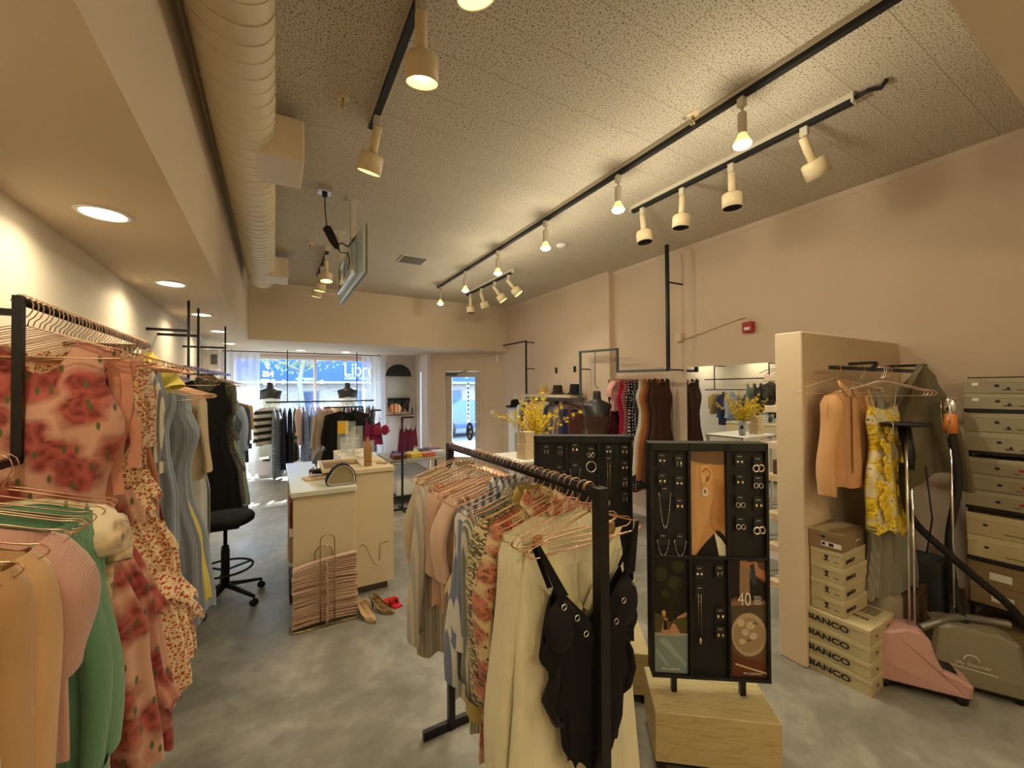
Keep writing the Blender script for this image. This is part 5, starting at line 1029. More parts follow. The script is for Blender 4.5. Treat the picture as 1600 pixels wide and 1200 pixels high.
def jewel(par, cx, cz, kind, lab, grp):
    # one card hung on the board: a thing of its own, placed in front of the board
    a = par.rotation_euler[2]; px, py = par.location[0], par.location[1]; yl = PF-.012
    e = empty('jewellery_card', (px+cx*cos(a)-yl*sin(a), py+cx*sin(a)+yl*cos(a), cz), a, lab, 'jewellery', grp)
    m = MB(); m.bbox(-.020, .020, -.001, .002, -.03, .028, .0004); m.box(-.002, .002, 0, .012, .022, .026); m.build('card', cardm, e)
    m = MB(); m.box(-.009, .009, -.0016, -.001, .015, .017); m.build('card_print', _mc['print_white'], e)
    if kind == 'stud':
        for s_ in (-1, 1): m = MB(); m.ball((s_*.009, -.005, -.008), .0055, 10); m.build('earring', M['pearl'], e)
    elif kind == 'gold':
        for s_ in (-1, 1): m = MB(); m.ball((s_*.010, -.005, -.010), .0085, 10, sc=(.8, .8, 1.1)); m.build('earring', M['goldj'], e)
    elif kind == 'hoop':
        for s_ in (-1, 1): m = MB(); m.tube([(s_*.011+.009*cos(t), -.006, -.018+.011*sin(t)) for t in [2*pi*i/16 for i in range(16)]], .0022, 6, closed=True); m.build('earring', M['silver'], e)
    elif kind == 'bighoop':
        for s_ in (-1, 1): m = MB(); m.tube([(s_*.013+.013*cos(t), -.008+.004*s_, -.026+.015*sin(t)) for t in [2*pi*i/18 for i in range(18)]], [.0045]*18, 8, closed=True); m.build('earring', M['silver'] if s_ < 0 else M['goldj'], e)
    elif kind == 'bar':
        for s_ in (-1, 1): m = MB(); m.tube([(s_*.008, -.005, -.0), (s_*.008, -.005, -.025)], .002, 6); m.build('earring', M['silver'], e)
    elif kind == 'long':
        m = MB(); m.tube([(-.006, -.004, -.01), (-.007, -.005, -.20)], .0011, 5); m.tube([(.006, -.004, -.01), (.006, -.005, -.20)], .0011, 5); m.ball((0, -.006, -.225), .011, 10, sc=(.7, .5, 1.4)); m.build('pendant_chain', M['goldj'], e)
    elif kind in ('neck', 'chain'):
        Lc = .155 if kind == 'neck' else .065; P = [(-.026, -.005, .0)]+[(-.026+.052*t-.0*t, -.006, -.01-Lc*(1-abs(2*t-1)**2.2)) for t in [i/16 for i in range(17)]]+[(.026, -.005, .0)]
        m = MB(); m.tube(P, .0014, 5)
        for k in range(1, 18, 2): m.ball(P[k], .0032, 6)
        m.build('chain', M['silver'], e)
    elif kind == 'bangle':
        for q in range(2): m = MB(); m.tube([(.026*cos(t)+.002*q, -.006-.002*q, -.045+.028*sin(t)) for t in [2*pi*i/22 for i in range(22)]], .0022, 6, closed=True); m.build('bangle', M['silver'], e)
top = Z1-.075; x0 = cxs[0]-.032; x1 = cxs[0]+.045; y0_ = cxs[2]-.035; y1_ = cxs[2]+.045
for (cx, cz, k, lab) in [(x0, top, 'stud', 'pearl stud pair, top left of the near display'), (x1, top-.012, 'bar', 'silver drop earrings, top row left panel, second on the near display'), (x0, top-.095, 'gold', 'gold knot earrings, second row left of the near display'), (x1, top-.105, 'stud', 'white stud pair, second row right side of the left panel'), (x0+.01, top-.155, 'neck', 'long beaded silver necklace on the left panel of the near display'), (x1, top-.21, 'gold', 'gold and white earrings above the chain, left panel of near display'), (x0, top-.375, 'chain', 'short silver chain, lower left of the left panel'), (x1, top-.375, 'chain', 'silver chain with charms, lower right of the left panel'),
    (y0_, top-.002, 'stud', 'pearl studs at the top of the right panel, left column'), (y1_, top-.012, 'bighoop', 'silver curved earrings at the top of the right panel, right column'), (y0_, top-.095, 'gold', 'gold dome earrings, second row of the right panel, left column'), (y1_, top-.10, 'hoop', 'silver hoops, second row of the right panel, right column'), (y0_, top-.19, 'hoop', 'small silver hoops, third row of the right panel, left column'), (y1_, top-.20, 'gold', 'gold drops, third row of the right panel, right column'), (y0_, top-.29, 'hoop', 'open silver hoops, fourth row of the right panel, left column'), (y1_, top-.295, 'bighoop', 'large silver and gold hoops, fourth row of the right panel'),
    (-.045, ZP1-.06, 'stud', 'stud pair at the top left of the lower middle panel'), (.045, ZP1-.055, 'bar', 'bar earrings at the top right of the lower middle panel'), (-.045, ZP1-.15, 'long', 'long gold pendant on the lower middle panel of the near display'), (.045, ZP1-.25, 'gold', 'gold earrings midway down the lower middle panel'), (.045, ZP1-.335, 'gold', 'lowest gold earrings on the lower middle panel')]:
    jewel(d1, cx, cz, k, lab, JG)
JG2 = 'jewellery cards on the far display'
for (cx, cz, k, lab) in [(cxs[0]-.02, top, 'bar', 'silver bar earrings, top left of the far display'), (cxs[0]+.055, top-.005, 'bar', 'silver bar earrings, top row second card of the far display'), (-.04, top+.01, 'gold', 'flower-shaped earrings, top of the middle panel of the far display'), (.045, top-.01, 'hoop', 'sparkling hoops above the bangles on the far display'), (cxs[2]-.035, top, 'stud', 'stud pair above the long chain on the far display'), (cxs[2]+.05, top, 'gold', 'gold studs, top right of the far display'), (cxs[0]+.05, top-.11, 'neck', 'thin necklace on the left panel of the far display'), (-.04, top-.10, 'neck', 'thin necklace on the middle panel of the far display'), (.045, top-.045, 'bangle', 'pair of silver bangles on the far display'), (cxs[2]-.035, top-.06, 'long', 'long chain on the right panel of the far display'), (cxs[2]+.05, top-.085, 'gold', 'gold flower studs, second down at the right of the far display'), (cxs[2]+.05, top-.17, 'bar', 'silver drops, third down at the right of the far display'), (cxs[2]+.05, top-.25, 'bar', 'thin drops, fourth down at the right of the far display')]:
    jewel(d2, cx, cz, k, lab, JG2)

# mirror
e = empty('wall_mirror', (XR2, 2.45, 0), 0, 'tall wall mirror on the right wall between the dresses and the partition', 'mirror'); m = MB(); m.box(-.012, -.002, -.98, .765, .12, 1.95); m.build('mirror_glass', M['mirror'], e); m = MB(); m.box(-.002, 0, -.98, .765, .12, 1.95); m.build('mirror_backing', M['white'], e)
# shelves with sunglasses behind the partition
zs = [1.79, 1.575, 1.325, 1.105, .84, .625, .375]
names = ['top', 'second', 'third', 'fourth', 'fifth', 'sixth', 'lowest']
for i, z in enumerate(zs):
    m = MB(); m.bbox(2.955-.0*i, 3.75, 1.442, 1.60, z-.045, z, .002); tag(m.build('wall_shelf', M['oakl'] if i > 2 else M['wall']), 'floating shelf on the back of the partition, '+names[i]+' one', 'shelf', 'floating shelves behind the partition')
for i, z in enumerate(zs):
    for j in range(2):
        if i == 3 and j == 0:
            m = MB(); m.bbox(-.03, .03, -.03, .03, 0, .10, .003); tag(m.build('gift_box', flat('brownbox', sr(90, 60, 44), .5), None, (3.0, 1.53, z)), 'small brown box on the fourth floating shelf', 'box'); continue
        e = empty('sunglasses', (3.03+.2*j, 1.52, z), .15, names[i]+' shelf, '+('left' if j == 0 else 'second')+' pair of dark sunglasses on the partition shelves', 'sunglasses', 'sunglasses on the partition shelves')
        for s_ in (-1, 1): m = MB(); m.prism([(s_*.033+.029*cos(a), .028+.026*sin(a)) for a in [2*pi*q/18 for q in range(18)]], -.003, .0); m.build('lens', M['dark'], e)
        m = MB(); m.tube([(-.066, .0, .04), (0, -.004, .036), (.066, .0, .04)], .003, 6); m.tube([(-.066, 0, .04), (-.07, .06, .035), (-.06, .12, .012)], .002, 6); m.tube([(.066, 0, .04), (.07, .06, .035), (.06, .12, .012)], .002, 6); m.build('spectacle_frame', M['dark'], e)
m = MB(); m.prism([(-.13, 0), (.12, 0), (.12, .02), (-.02, .04), (-.13, .02)], -.04, .04); tag(m.build('slipper', M['dark'], None, (2.96, 1.75, 0), .6), 'black flat shoe on the floor left of the partition', 'shoe')
# plant table between displays and wall
e = empty('side_table', (2.42, 3.70, 0), 0, 'white side table holding the yellow branches behind the far display', 'table'); m = MB(); m.bbox(-.4, .4, -.3, .3, .97, 1.0, .004); m.build('table_top', M['white'], e)
for sx in (-1, 1):
    for sy in (-1, 1): m = MB(); m.bar((sx*.37, sy*.27, 0), (sx*.37, sy*.27, .97), .015); m.build('leg', M['white'], e)
e = empty('flower_vase', (2.40, 3.66, 1.001), 0, 'glass vase of yellow forsythia branches on the white side table', 'flowers')
m = MB(); m.lathe([(0, .004), (.05, .004), (.055, .02), (.05, .20), (.046, .21), (.05, .0)], 24); m.build('vase', flat('vase_glass', (.75, .82, .86), .05, alpha=.45), e)
br = random.Random(11); st = MB(); fl = MB()
for k in range(26):
    a = br.uniform(0, 2*pi); L_ = br.uniform(.28, .52); lean = br.uniform(.15, 1.05); P = []
    for i in range(9):
        t = i/8; rr_ = L_*lean*t**1.2; P.append(Vector((cos(a)*rr_+.02*sin(5*t+k), sin(a)*rr_+.02*cos(4*t+k), .16+L_*(1-.35*lean)*t)))
    st.tube(P, [.0035*(1-.07*i) for i in range(9)], 5)
    for i in range(2, 9):
        for q in range(6):
            p = P[i]+Vector((br.uniform(-.022, .022), br.uniform(-.022, .022), br.uniform(-.02, .03))); ax = Vector((br.uniform(-1, 1), br.uniform(-1, 1), br.uniform(-.3, 1))).normalized(); u_ = ax.orthogonal().normalized(); w_ = ax.cross(u_)
            for h_ in range(4):
                an = pi/2*h_; d_ = u_*cos(an)+w_*sin(an); s2 = u_*(-sin(an))+w_*cos(an); fl.add([p, p+d_*.008+s2*.0045, p+d_*.019+ax*.004, p+d_*.008-s2*.0045], [(0, 1, 2, 3)])
st.build('branches', flat('twig', sr(110, 84, 44), .7), e); fl.build('blossom', flat('forsythia', sr(236, 206, 40), .6), e)
for (dx, dz, w_, lab) in ((-.20, 0, .075, 'pale wooden cube on the white side table, bottom of two'), (-.20, .152, .06, 'pale wooden cube on the white side table, top of two')):
    m = MB(); m.bbox(-w_, w_, -w_, w_, 0, w_*2, .003); tag(m.build('wooden_cube', M['oakl'], None, (2.42+dx+.0, 3.55, 1.001+dz), .1), lab, 'cube')
e = empty('lantern', (2.60, 3.55, 1.001), 0, 'small black candle lantern beside the yellow branches', 'lantern'); m = MB(); m.lathe([(.03, .10), (.022, .13), (0, .16)], 8); m.build('lantern_top', M['black'], e); m = MB()
for k in range(4): m.bar((.028*cos(pi/2*k+.78), .028*sin(pi/2*k+.78), 0), (.028*cos(pi/2*k+.78), .028*sin(pi/2*k+.78), .10), .003)
m.box(-.03, .03, -.03, .03, 0, .008); m.build('lantern_cage', M['black'], e)
# hat shelf
m = MB(); m.bbox(3.86, XR, 4.94, 6.36, 1.565, 1.61, .003); tag(m.build('wall_shelf', M['oakl']), 'wooden shelf with three hats above the clothes on the right wall', 'shelf')
def hat(loc, mat, lab, brim=.13, h=.13, name='bucket_hat'):
    e = empty(name, loc, 0, lab, 'hat'); m = MB(); m.lathe([(0, h), (.06, h), (.072, h-.012), (.085, .035)], 28); m.build('crown', mat, e); m = MB(); m.lathe([(.085, .036), (brim, .004), (brim+.002, 0), (.082, .03)], 28); m.build('brim', mat, e)
hat((4.02, 5.88, 1.612), F('straw', sr(196, 162, 100)), 'straw bucket hat, farthest on the hat shelf', .135, .155); hat((4.02, 5.46, 1.612), F('hatdk', sr(52, 46, 40)), 'dark brown bucket hat in the middle of the hat shelf', .135, .155); hat((4.02, 5.02, 1.612), F('hatblk', sr(28, 26, 32)), 'black bucket hat, nearest on the hat shelf', .135, .165)
e = empty('hat_stand', (3.98, 6.72, 0), 0, 'pale stand holding the black wide-brim hat near the door', 'stand'); m = MB(); m.bbox(-.12, .12, -.12, .12, 0, 1.38, .01); m.build('stand_box', M['white'], e)
e = empty('wide_brim_hat', (3.95, 6.72, 1.385), 0, 'black wide-brim hat beside the right wall near the door', 'hat', rot=(.0, -.15, 0)); m = MB(); m.lathe([(0, .12), (.05, .125), (.075, .10), (.085, .01)], 24); m.build('crown', F('hatblk2', sr(18, 17, 18)), e); m = MB(); m.lathe([(.085, .012), (.15, .0), (.19, .02), (.192, .016), (.15, -.006), (.08, .0)], 28); m.build('brim', F('hatblk2', sr(18, 17, 18)), e)
e = empty('handbag', (4.12, 7.12, 1.12), 0, 'small round black bag hanging on the wall by the door', 'bag'); m = MB(); m.ball((0, 0, 0), .07, 16, sc=(.5, 1, 1.1)); m.build('bag_body', M['dark'], e); m = MB(); m.tube([(0, -.05, .05), (.02, 0, .24), (0, .05, .05)], .004, 6); m.build('bag_strap', M['gold'], e)
# dress form
e = empty('dress_form', (3.50, 3.93, 0), radians(-30), 'black bust dress form in a brown dress below the grey frame', 'mannequin')
bodyp = [(1.06, .13, .10), (1.12, .115, .09), (1.20, .125, .095), (1.30, .15, .115), (1.37, .158, .12), (1.43, .165, .10), (1.48, .185, .085), (1.51, .175, .072), (1.535, .12, .06), (1.56, .058, .052), (1.60, .048, .05), (1.66, .05, .052), (1.672, .04, .045), (1.675, .001, .001)]
m = MB(); n = 32; v = []
for (z, a_, b_) in bodyp:
    for k in range(n): th = 2*pi*k/n; bust = .028*max(0, -sin(th))**2*(abs(cos(th))**.6)*max(0, 1-abs(z-1.34)/.08); v.append((a_*cos(th), b_*sin(th)-bust*1.6, z))
m.add(v, [(i*n+k, i*n+(k+1) % n, (i+1)*n+(k+1) % n, (i+1)*n+k) for i in range(len(bodyp)-1) for k in range(n)], 0, True); m.build('torso', flat('mannequin_black', sr(40, 38, 36), .35), e)
cl_ = cloth([(0, .172), (.25, .125), (.5, .17), (1, .26)], [(0, .135), (.25, .105), (1, .17)], lambda x: 1.36, lambda x: .55, 9, .012, .008, 91, 24); cl_.build('brown_dress', F('browndf', sr(70, 46, 38)), e)
m = MB(); m.tube([(0, 0, 1.06), (0, 0, .02)], .014, 8); m.lathe([(0, 0), (.16, 0), (.15, .02), (0, .025)], 28); m.build('stand', M['black'], e)
def window_bust(x, c, lab):
    e = empty('dress_form', (x, 9.55, 0), 0, lab, 'mannequin'); m = MB(); v = []
    for (z, a_, b_) in bodyp:
        for k in range(n): th = 2*pi*k/n; v.append((a_*1.15*cos(th), b_*sin(th), z+.20))
    m.add(v, [(i*n+k, i*n+(k+1) % n, (i+1)*n+(k+1) % n, (i+1)*n+k) for i in range(len(bodyp)-1) for k in range(n)], 0, True); m.build('torso', _mc['mannequin_black'], e)
    cloth([(0, .20), (.2, .16), (.4, .18), (1, .30)], [(0, .15), (.25, .12), (1, .2)], lambda x: 1.56-.03*abs(x), lambda x: .42, 9, .015, .008, int(x*10)+5, 24).build('dress_cloth', F('wb'+lab[:6], c), e)
    for sx in (-1, 1): m = MB(); m.tube([(sx*.14, .06, 1.56), (sx*.17, .04, 1.68), (sx*.10, .0, 1.75)], .008, 6); m.build('strap', F('wb'+lab[:6], c), e)
    m = MB(); m.tube([(0, 0, 1.2), (0, 0, .34)], .014, 8); m.lathe([(0, .321), (.14, .321), (.13, .34), (0, .345)], 24); m.build('stand', M['black'], e)
window_bust(-.08, sr(214, 220, 206), 'black mannequin bust in a white dress, left side of the shop window'); window_bust(1.375, sr(186, 170, 204), 'black mannequin bust in a lilac dress, right side of the shop window')
# curtains
def curtain(x0, x1, y, lab, sd):
    m = MB(); n_ = int((x1-x0)*90); r_ = random.Random(sd); ph = r_.uniform(0, 6); v = []
    for j in range(6):
        for i in range(n_+1):
            t = i/n_; v.append((x0+(x1-x0)*t, y+.03*sin(t*(x1-x0)*52+ph)+.012*sin(t*(x1-x0)*23+j*.3), 2.44-2.42*j/5))
    m.add(v, [(j*(n_+1)+i, j*(n_+1)+i+1, (j+1)*(n_+1)+i+1, (j+1)*(n_+1)+i) for j in range(5) for i in range(n_)], 0, True); tag(m.build('sheer_curtain', M['sheer']), lab, 'curtain')
curtain(-.80, -.25, 9.32, 'white sheer curtain at the left of the shop window', 1); curtain(1.62, 2.10, 9.25, 'white sheer curtain at the right of the shop window', 2)
m = MB(); m.tube([(-.85, 9.28, 2.455), (2.02, 9.22, 2.455)], .01, 8)
for x in (-.7, .7, 1.98): m.tube([(x, 9.25, 2.455), (x, 9.25, ZS)], .006, 6)
tag(m.build('curtain_rod', M['black']), 'thin black curtain rod under the window ceiling', 'curtain rod')
# macrame
e = empty('macrame', (2.46, 9.45, 2.02), 0, 'wall hanging with black half disc and cream and black fringe', 'wall hanging')
m = MB(); m.prism([(-.29, 0)]+[(-.29*cos(pi*i/20), .27*sin(pi*i/20)) for i in range(21)][1:], -.02, .02); m.build('half_disc', M['dark'], e)
m = MB(); br = random.Random(2)
for k in range(34): x = -.25+.5*k/33; m.tube([(x, 0, 0), (x+.004, -.006, -.3), (x, -.003, -.52)], .0055, 5)
m.build('cream_fringe', F('creamfr', sr(226, 220, 200)), e); m = MB()
for k in range(40): x = -.25+.5*k/39; m.tube([(x, -.008, -.50), (x+br.uniform(-.02, .02), -.012, -.68), (x+br.uniform(-.03, .03), -.008, -.72-br.random()*.12)], .007, 5)
m.build('black_fringe', F('blkfr', sr(24, 24, 22)), e)
m = MB(); m.tube(rounded([(2.1, 9.475, 2.36), (2.80, 9.475, 2.34), (2.81, 9.475, .4)], .04), .014, 8); tag(m.build('water_pipe', M['wallw']), 'painted pipe bent around the wall hanging', 'pipe')
e = empty('wall_shelf', (2.47, 9.38, 1.13), 0, 'small gold shelf under the black half disc wall hanging', 'shelf'); m = MB(); m.bbox(-.30, .30, -.12, .11, 0, .02, .003); m.build('shelf_board', M['gold'], e); m = MB(); m.bar((.28, 0, .02), (.28, 0, .17), .01); m.build('shelf_end', M['dark'], e)
e = empty('straw_hat', (2.40, 9.33, 1.15), 0, 'orange and brown striped straw hat on the small gold shelf', 'hat'); m = MB(); m.ball((-.05, 0, .13), .14, 20, sc=(1, .5, .85)); m.build('crown', F('orhat', sr(206, 110, 50), 'vstripe', sr(240, 190, 140), s=12), e)
# folded clothes table
e = empty('display_table', (1.95, 6.5, 0), 0, 'black-framed table with folded clothes beyond the counter', 'table')
m = MB(); m.bbox(-.5, .5, -.42, .42, .63, .67, .003); m.build('table_top', flat('table_grey', sr(170, 168, 160), .4), e)
for sx in (-1, 1):
    for sy in (-1, 1): m = MB(); m.bar((sx*.485, sy*.4, 0), (sx*.485, sy*.4, .63), .013); m.build('leg', M['black'], e)
m = MB(); m.bbox(-.48, .48, -.4, .4, .10, .13, .003); m.build('lower_shelf', M['black'], e)
m = MB(); m.bbox(-.18, .18, -.16, .16, 0, .22, .004); tag(m.build('storage_box', M['white'], None, (1.75, 6.3, .131)), 'white box on the lower shelf of the folded clothes table', 'box')
for i, (x, y, c, lab) in enumerate([(1.62, 6.25, (120, 60, 50), 'brown folded top at the left front of the display table'), (1.72, 6.55, (60, 64, 160), 'blue folded top at the back left of the display table'), (1.86, 6.28, (226, 190, 60), 'yellow folded top on the display table'), (1.92, 6.62, (190, 206, 120), 'lime folded top on the display table'), (2.06, 6.25, (196, 110, 70), 'orange folded top on the display table'), (2.12, 6.55, (60, 58, 64), 'dark folded top on the display table'), (2.27, 6.32, (200, 200, 206), 'pale grey folded top at the right of the display table'), (2.30, 6.66, (130, 50, 90), 'plum folded top at the back right of the display table')]):
    m = MB(); m.bbox(-.10, .10, -.13, .13, 0, .035, .012); m.bbox(-.095, .10, -.125, .12, .036, .06, .010); tag(m.build('folded_top', F('ft%d' % i, sr(*c)), None, (x, y, .671), .1*(i % 3)), lab, 'folded clothes', 'folded tops on the display table')

# ------------------------------------------------------------------ shoe boxes and steamers
boxm = flat('shoebox_beige', sr(186, 172, 132), .7, vs=8); boxm2 = flat('shoebox_lid', sr(196, 182, 142), .7, vs=8); boxb = flat('shoebox_brown', sr(140, 118, 84), .7); boxk = flat('shoebox_taupe', sr(150, 140, 114), .7, vs=8); boxk2 = flat('shoebox_taupe_lid', sr(160, 150, 122), .7, vs=8)
ink = flat('ink', sr(30, 28, 26), .6); lblw = flat('label_white', sr(226, 222, 210), .5); reddot = flat('dot_red', sr(150, 40, 32), .6)
def shoebox(loc, rz, sx, sy, sz, lab, grp, bm, lm, fronts):
    e = empty('shoe_box', loc, rz, lab, 'shoe box', grp)
    m = MB(); m.bbox(-sx/2+.002, sx/2-.002, -sy/2+.002, sy/2-.002, 0, sz*.72, .0015); m.build('box_base', bm, e)
    m = MB(); m.bbox(-sx/2, sx/2, -sy/2, sy/2, sz*.70, sz-.0015, .002); lid = m.build('lid', lm, e)
    m = MB(); mats = [ink, lblw, reddot]
    for fr_ in fronts:
        kind, side, u, z, *r = fr_
        def P(uu, zz, off=.0012):
            if side == '-x': return (-sx/2-off, -uu, zz)
            if side == '-y': return (uu, -sy/2-off, zz)
            return (uu, zz, sz+off)
        if kind == 'hole': m.add([P(u+.011*cos(a), z+.008*sin(a)) for a in [2*pi*i/14 for i in range(14)]], [tuple(range(14))], 0)
        elif kind == 'dot': m.add([P(u+.013*cos(a), z+.009*sin(a)) for a in [2*pi*i/14 for i in range(14)]], [tuple(range(14))], 2)
        elif kind == 'rect': w_, h_, mi = r; m.add([P(u-w_, z-h_, .0012+.0004*(mi == 0)), P(u+w_, z-h_, .0012+.0004*(mi == 0)), P(u+w_, z+h_, .0012+.0004*(mi == 0)), P(u-w_, z+h_, .0012+.0004*(mi == 0))], [(0, 1, 2, 3)], mi)
    if m.v: m.build('box_marks', mats, e)
    for fr_ in fronts:
        if fr_[0] == 'text':
            _, side, u, z, size, s_ = fr_
            if side == '-x': text(s_, size, ink, 'lettering', e, (-sx/2-.0008, -u, z), (pi/2, 0, -pi/2), .0004, bold=size*.03, sx=1.3)
            elif side == '-y': text(s_, size, ink, 'lettering', e, (u, -sy/2-.0008, z), (pi/2, 0, 0), .0004, bold=size*.03, sx=1.0)
            else: text(s_, size, ink, 'lettering', e, (u, z, sz+.0002), (0, 0, -pi/2), .0004, bold=size*.03, sx=1.2)
    return e
BG = 'shoe boxes stacked beside the partition'
rn = ['bottom', 'second from the floor', 'third from the floor', 'fourth from the floor']
for i in range(4):
    shoebox((2.905+.0*i, 1.135, .0912*i), radians(1.5-i*.8), .17, .30, .091, 'long beige shoe box lettered on its side, front column, '+rn[i], BG, boxm, boxm2, [('text', '-x', -.055, .040, .045, 'BIANCO'), ('hole', '-y', 0, .04)]+([('text', 'top', .045, -.02, .035, 'BIANCO')] if i == 3 else []))
    shoebox((3.082, 1.14, .0912*i), radians(-1+i*.6), .17, .30, .091, 'long beige shoe box, rear column by the steamer, '+rn[i], BG, boxm, boxm2, [('hole', '-y', -.01, .045)]+([('text', 'top', -.05+.03*k, -.05, .026, 'BIANCO') for k in range(4)] if i == 3 else []))
for i in range(4):
    shoebox((2.985, 1.19+.004*(i % 2), .366+.0935*i), radians((-1.5, 1, -1, .5)[i]), .30, .17, .093, 'small beige shoe box in the upper stack, %s from its bottom' % ['first', 'second', 'third', 'fourth'][i], BG, boxm, boxm2, [('hole', '-x', .0, .052), ('text', '-y', -.06, .035, .03, 'BIANCO'), ('rect', '-x', .05, .03, .012, .002, 0), ('rect', '-x', -.0, .03, .016, .002, 0), ('rect', '-x', .0, .037, .006, .004, 0)])
shoebox((2.98, 1.20, .7405), radians(2), .30, .175, .105, 'brown shoe box with a barcode label, top of the stack by the partition', BG, boxb, boxb, [('hole', '-x', -.01, .072), ('rect', '-x', .03, .032, .05, .014, 1), ('rect', '-x', .03, .032, .012, .009, 0), ('rect', '-x', -.008, .032, .008, .008, 0), ('text', '-y', .05, .035, .028, 'SHOES') if 0 else ('rect', '-y', .06, .04, .03, .004, 1)])
# tall shelving of shoe boxes at right
e = empty('shoe_shelving', (4.02, .35, 0), 0, 'dark metal shelving packed with shoe boxes at the right edge', 'shelving')
SX0, SX1 = 3.76, 4.27
for z in (.36, .645, .96, 1.30, 1.56): m = MB(); m.box(SX0-4.02, SX1-4.02, -.85, .47, z-.018, z); m.build('shelf_board', M['blackm'], e)
for y in (.46, -.2, -.84):
    for x in (SX0+.05, SX1-.01): m = MB(); m.box(x-4.02-.01, x-4.02+.01, y-.01, y+.01, 0, 1.56); m.build('upright', M['blackm'], e)
SGp = 'shoe boxes on the dark shelving'
levels = [(0, 2, .12, 'brown'), (.36, 2, .13, 'brown'), (.645, 2, .135, 'beige'), (.96, 3, .10, 'red'), (1.30, 2, .12, 'taupe'), (1.56, 2, .095, 'top')]
shn = {0: 'floor level', .36: 'lowest shelf', .645: 'second shelf', .96: 'third shelf', 1.30: 'fourth shelf', 1.56: 'top of the shelving'}
for (z, nn_, h, kd) in levels:
    for c_ in range(3):
        yc = .68-.305*c_ if kd != 'brown' else .66-.33*c_
        for k in range(nn_ if not (kd == 'top' and c_ == 0) else 2):
            lab = {'brown': 'brown', 'beige': 'yellowish', 'red': 'taupe', 'taupe': 'grey-taupe', 'top': 'light taupe'}[kd]+' shoe box, '+shn[z]+', '+['left', 'middle', 'right'][c_]+' column, '+['lowest', 'second', 'third'][k]
            bm, lm = {'brown': (boxb, boxb), 'beige': (boxm, boxm2)}.get(kd, (boxk, boxk2))
            mk = [('hole', '-x', -.05+.02*(k % 2), h*.5)]
            if kd == 'red': mk = [('dot', '-x', .09, h*.42), ('hole', '-x', -.005, h*.42), ('rect', '-x', .07, .02, .012, .0018, 0)]
            elif kd == 'brown': mk = [('rect', '-x', -.02, h*.42, .045, .022, 1)]
            elif kd == 'beige': mk = [('hole', '-x', -.06, h*.5), ('rect', '-x', .06, h*.22, .045, .0018, 0)]
            elif kd in ('taupe', 'top'): mk = [('hole', '-x', .0, h*.5), ('rect', '-x', .09, .022, .012, .0018, 0), ('rect', '-x', .04, .022, .018, .002, 0), ('rect', '-x', .045, .032, .006, .006, 0)]+([('rect', '-x', -.09, h*.6, .014, .009, 1)] if kd == 'top' else [])
            shoebox((SX0+.17+rnd.uniform(-.012, .012), yc, z+.001+h*k), rnd.uniform(-.03, .03), .32, .285 if kd != 'brown' else .31, h-.001, lab, SGp, bm, lm, mk)
e = empty('handbag', (3.92, .36, 1.76), .3, 'grey soft bag lying on top of the shoe box shelving', 'bag'); m = MB(); m.tube([(-.02, .20, .03), (0, .08, .05), (.02, -.1, .06), (.0, -.3, .07)], [.03, .07, .12, .10], 14, sq=.55); m.build('bag_body', F('bagg', sr(66, 64, 62)), e); m = MB(); m.tube([(0, .05, .08), (0, -.02, .2), (0, -.15, .12)], .008, 6); m.build('bag_handle', F('bagg', sr(66, 64, 62)), e)
m = MB(); m.bbox(-.02, .02, -.12, .12, 0, .006, .002); tag(m.build('clothes_tag', M['blackm'], None, (3.86, .70, 1.751), .2), 'flat black strip lying on the top left shoe box', 'strip')
def steamer(loc, rz, bm, lab, polex, ph, topkind):
    e = empty('garment_steamer', (*loc, 0), rz, lab, 'steamer')
    m = MB(); poly = [(-.20, .05), (.20, .05), (.205, .11), (.16, .135), (.09, .155), (.06, .23), (.045, .30), (.01, .335), (-.06, .34), (-.12, .315), (-.185, .30), (-.21, .16)] if topkind == 'hat' else [(-.20, .05), (.20, .05), (.19, .12), (.165, .31), (.10, .34), (-.10, .35), (-.16, .33), (-.20, .12)]
    hw_ = .10 if topkind == 'hat' else .12
    vv = []; nn2 = len(poly)
    for (y, s_) in ((-hw_, .90), (-hw_*.85, 1), (hw_*.85, 1), (hw_, .90)):
        for (x, z) in poly: vv.append((x*s_, y*(1-.25*max(0, z-.15)/.2), .05+(z-.05)*(.97 if s_ < 1 else 1)))
    m.add(vv, [tuple(range(nn2))]+[tuple(range(3*nn2, 4*nn2))[::-1]]+[(j*nn2+i, (j+1)*nn2+i, (j+1)*nn2+(i+1) % nn2, j*nn2+(i+1) % nn2) for j in range(3) for i in range(nn2)]); m.build('tank', bm, e)
    m = MB(); m.box(-.19, .19, -hw_*.9, hw_*.9, .035, .052); m.build('underside', M['dark'], e)
    for sx in (-.16, .16):
        for sy in (-.08, .08): m = MB(); m.lathe([(0, -.012), (.024, -.012), (.026, 0), (.024, .012), (0, .012)], 14, M=Matrix.Translation((sx, sy, .026)) @ Matrix.Rotation(pi/2, 4, 'X')); m.build('castor', M['dark'], e)
    m = MB(); m.tube([(polex, 0, .28), (polex, 0, ph)], .007, 8); 
    if topkind == 'hat': m.tube([(polex+.022, 0, .28), (polex+.022, 0, ph*.75)], .006, 8)
    m.build('pole', M['chrome'], e)
    return e
s1 = steamer((3.16, .90), radians(-58), flat('steamer_pink', sr(190, 146, 136), .4), 'pink garment steamer with black disc head beside the shoe boxes', -.02, 1.49, 'hat')
m = MB(); m.lathe([(0, 1.475), (.115, 1.478), (.118, 1.492), (0, 1.50)], 32, M=Matrix.Translation((-.02, 0, 0))); m.build('disc_head', M['dark'], s1)
m = MB(); m.tube([(-.02, .03, 1.47), (-.0, .03, 1.30), (.0, .02, 1.22)], [.03, .028, .02], 12); m.build('nozzle_grip', M['dark'], s1)
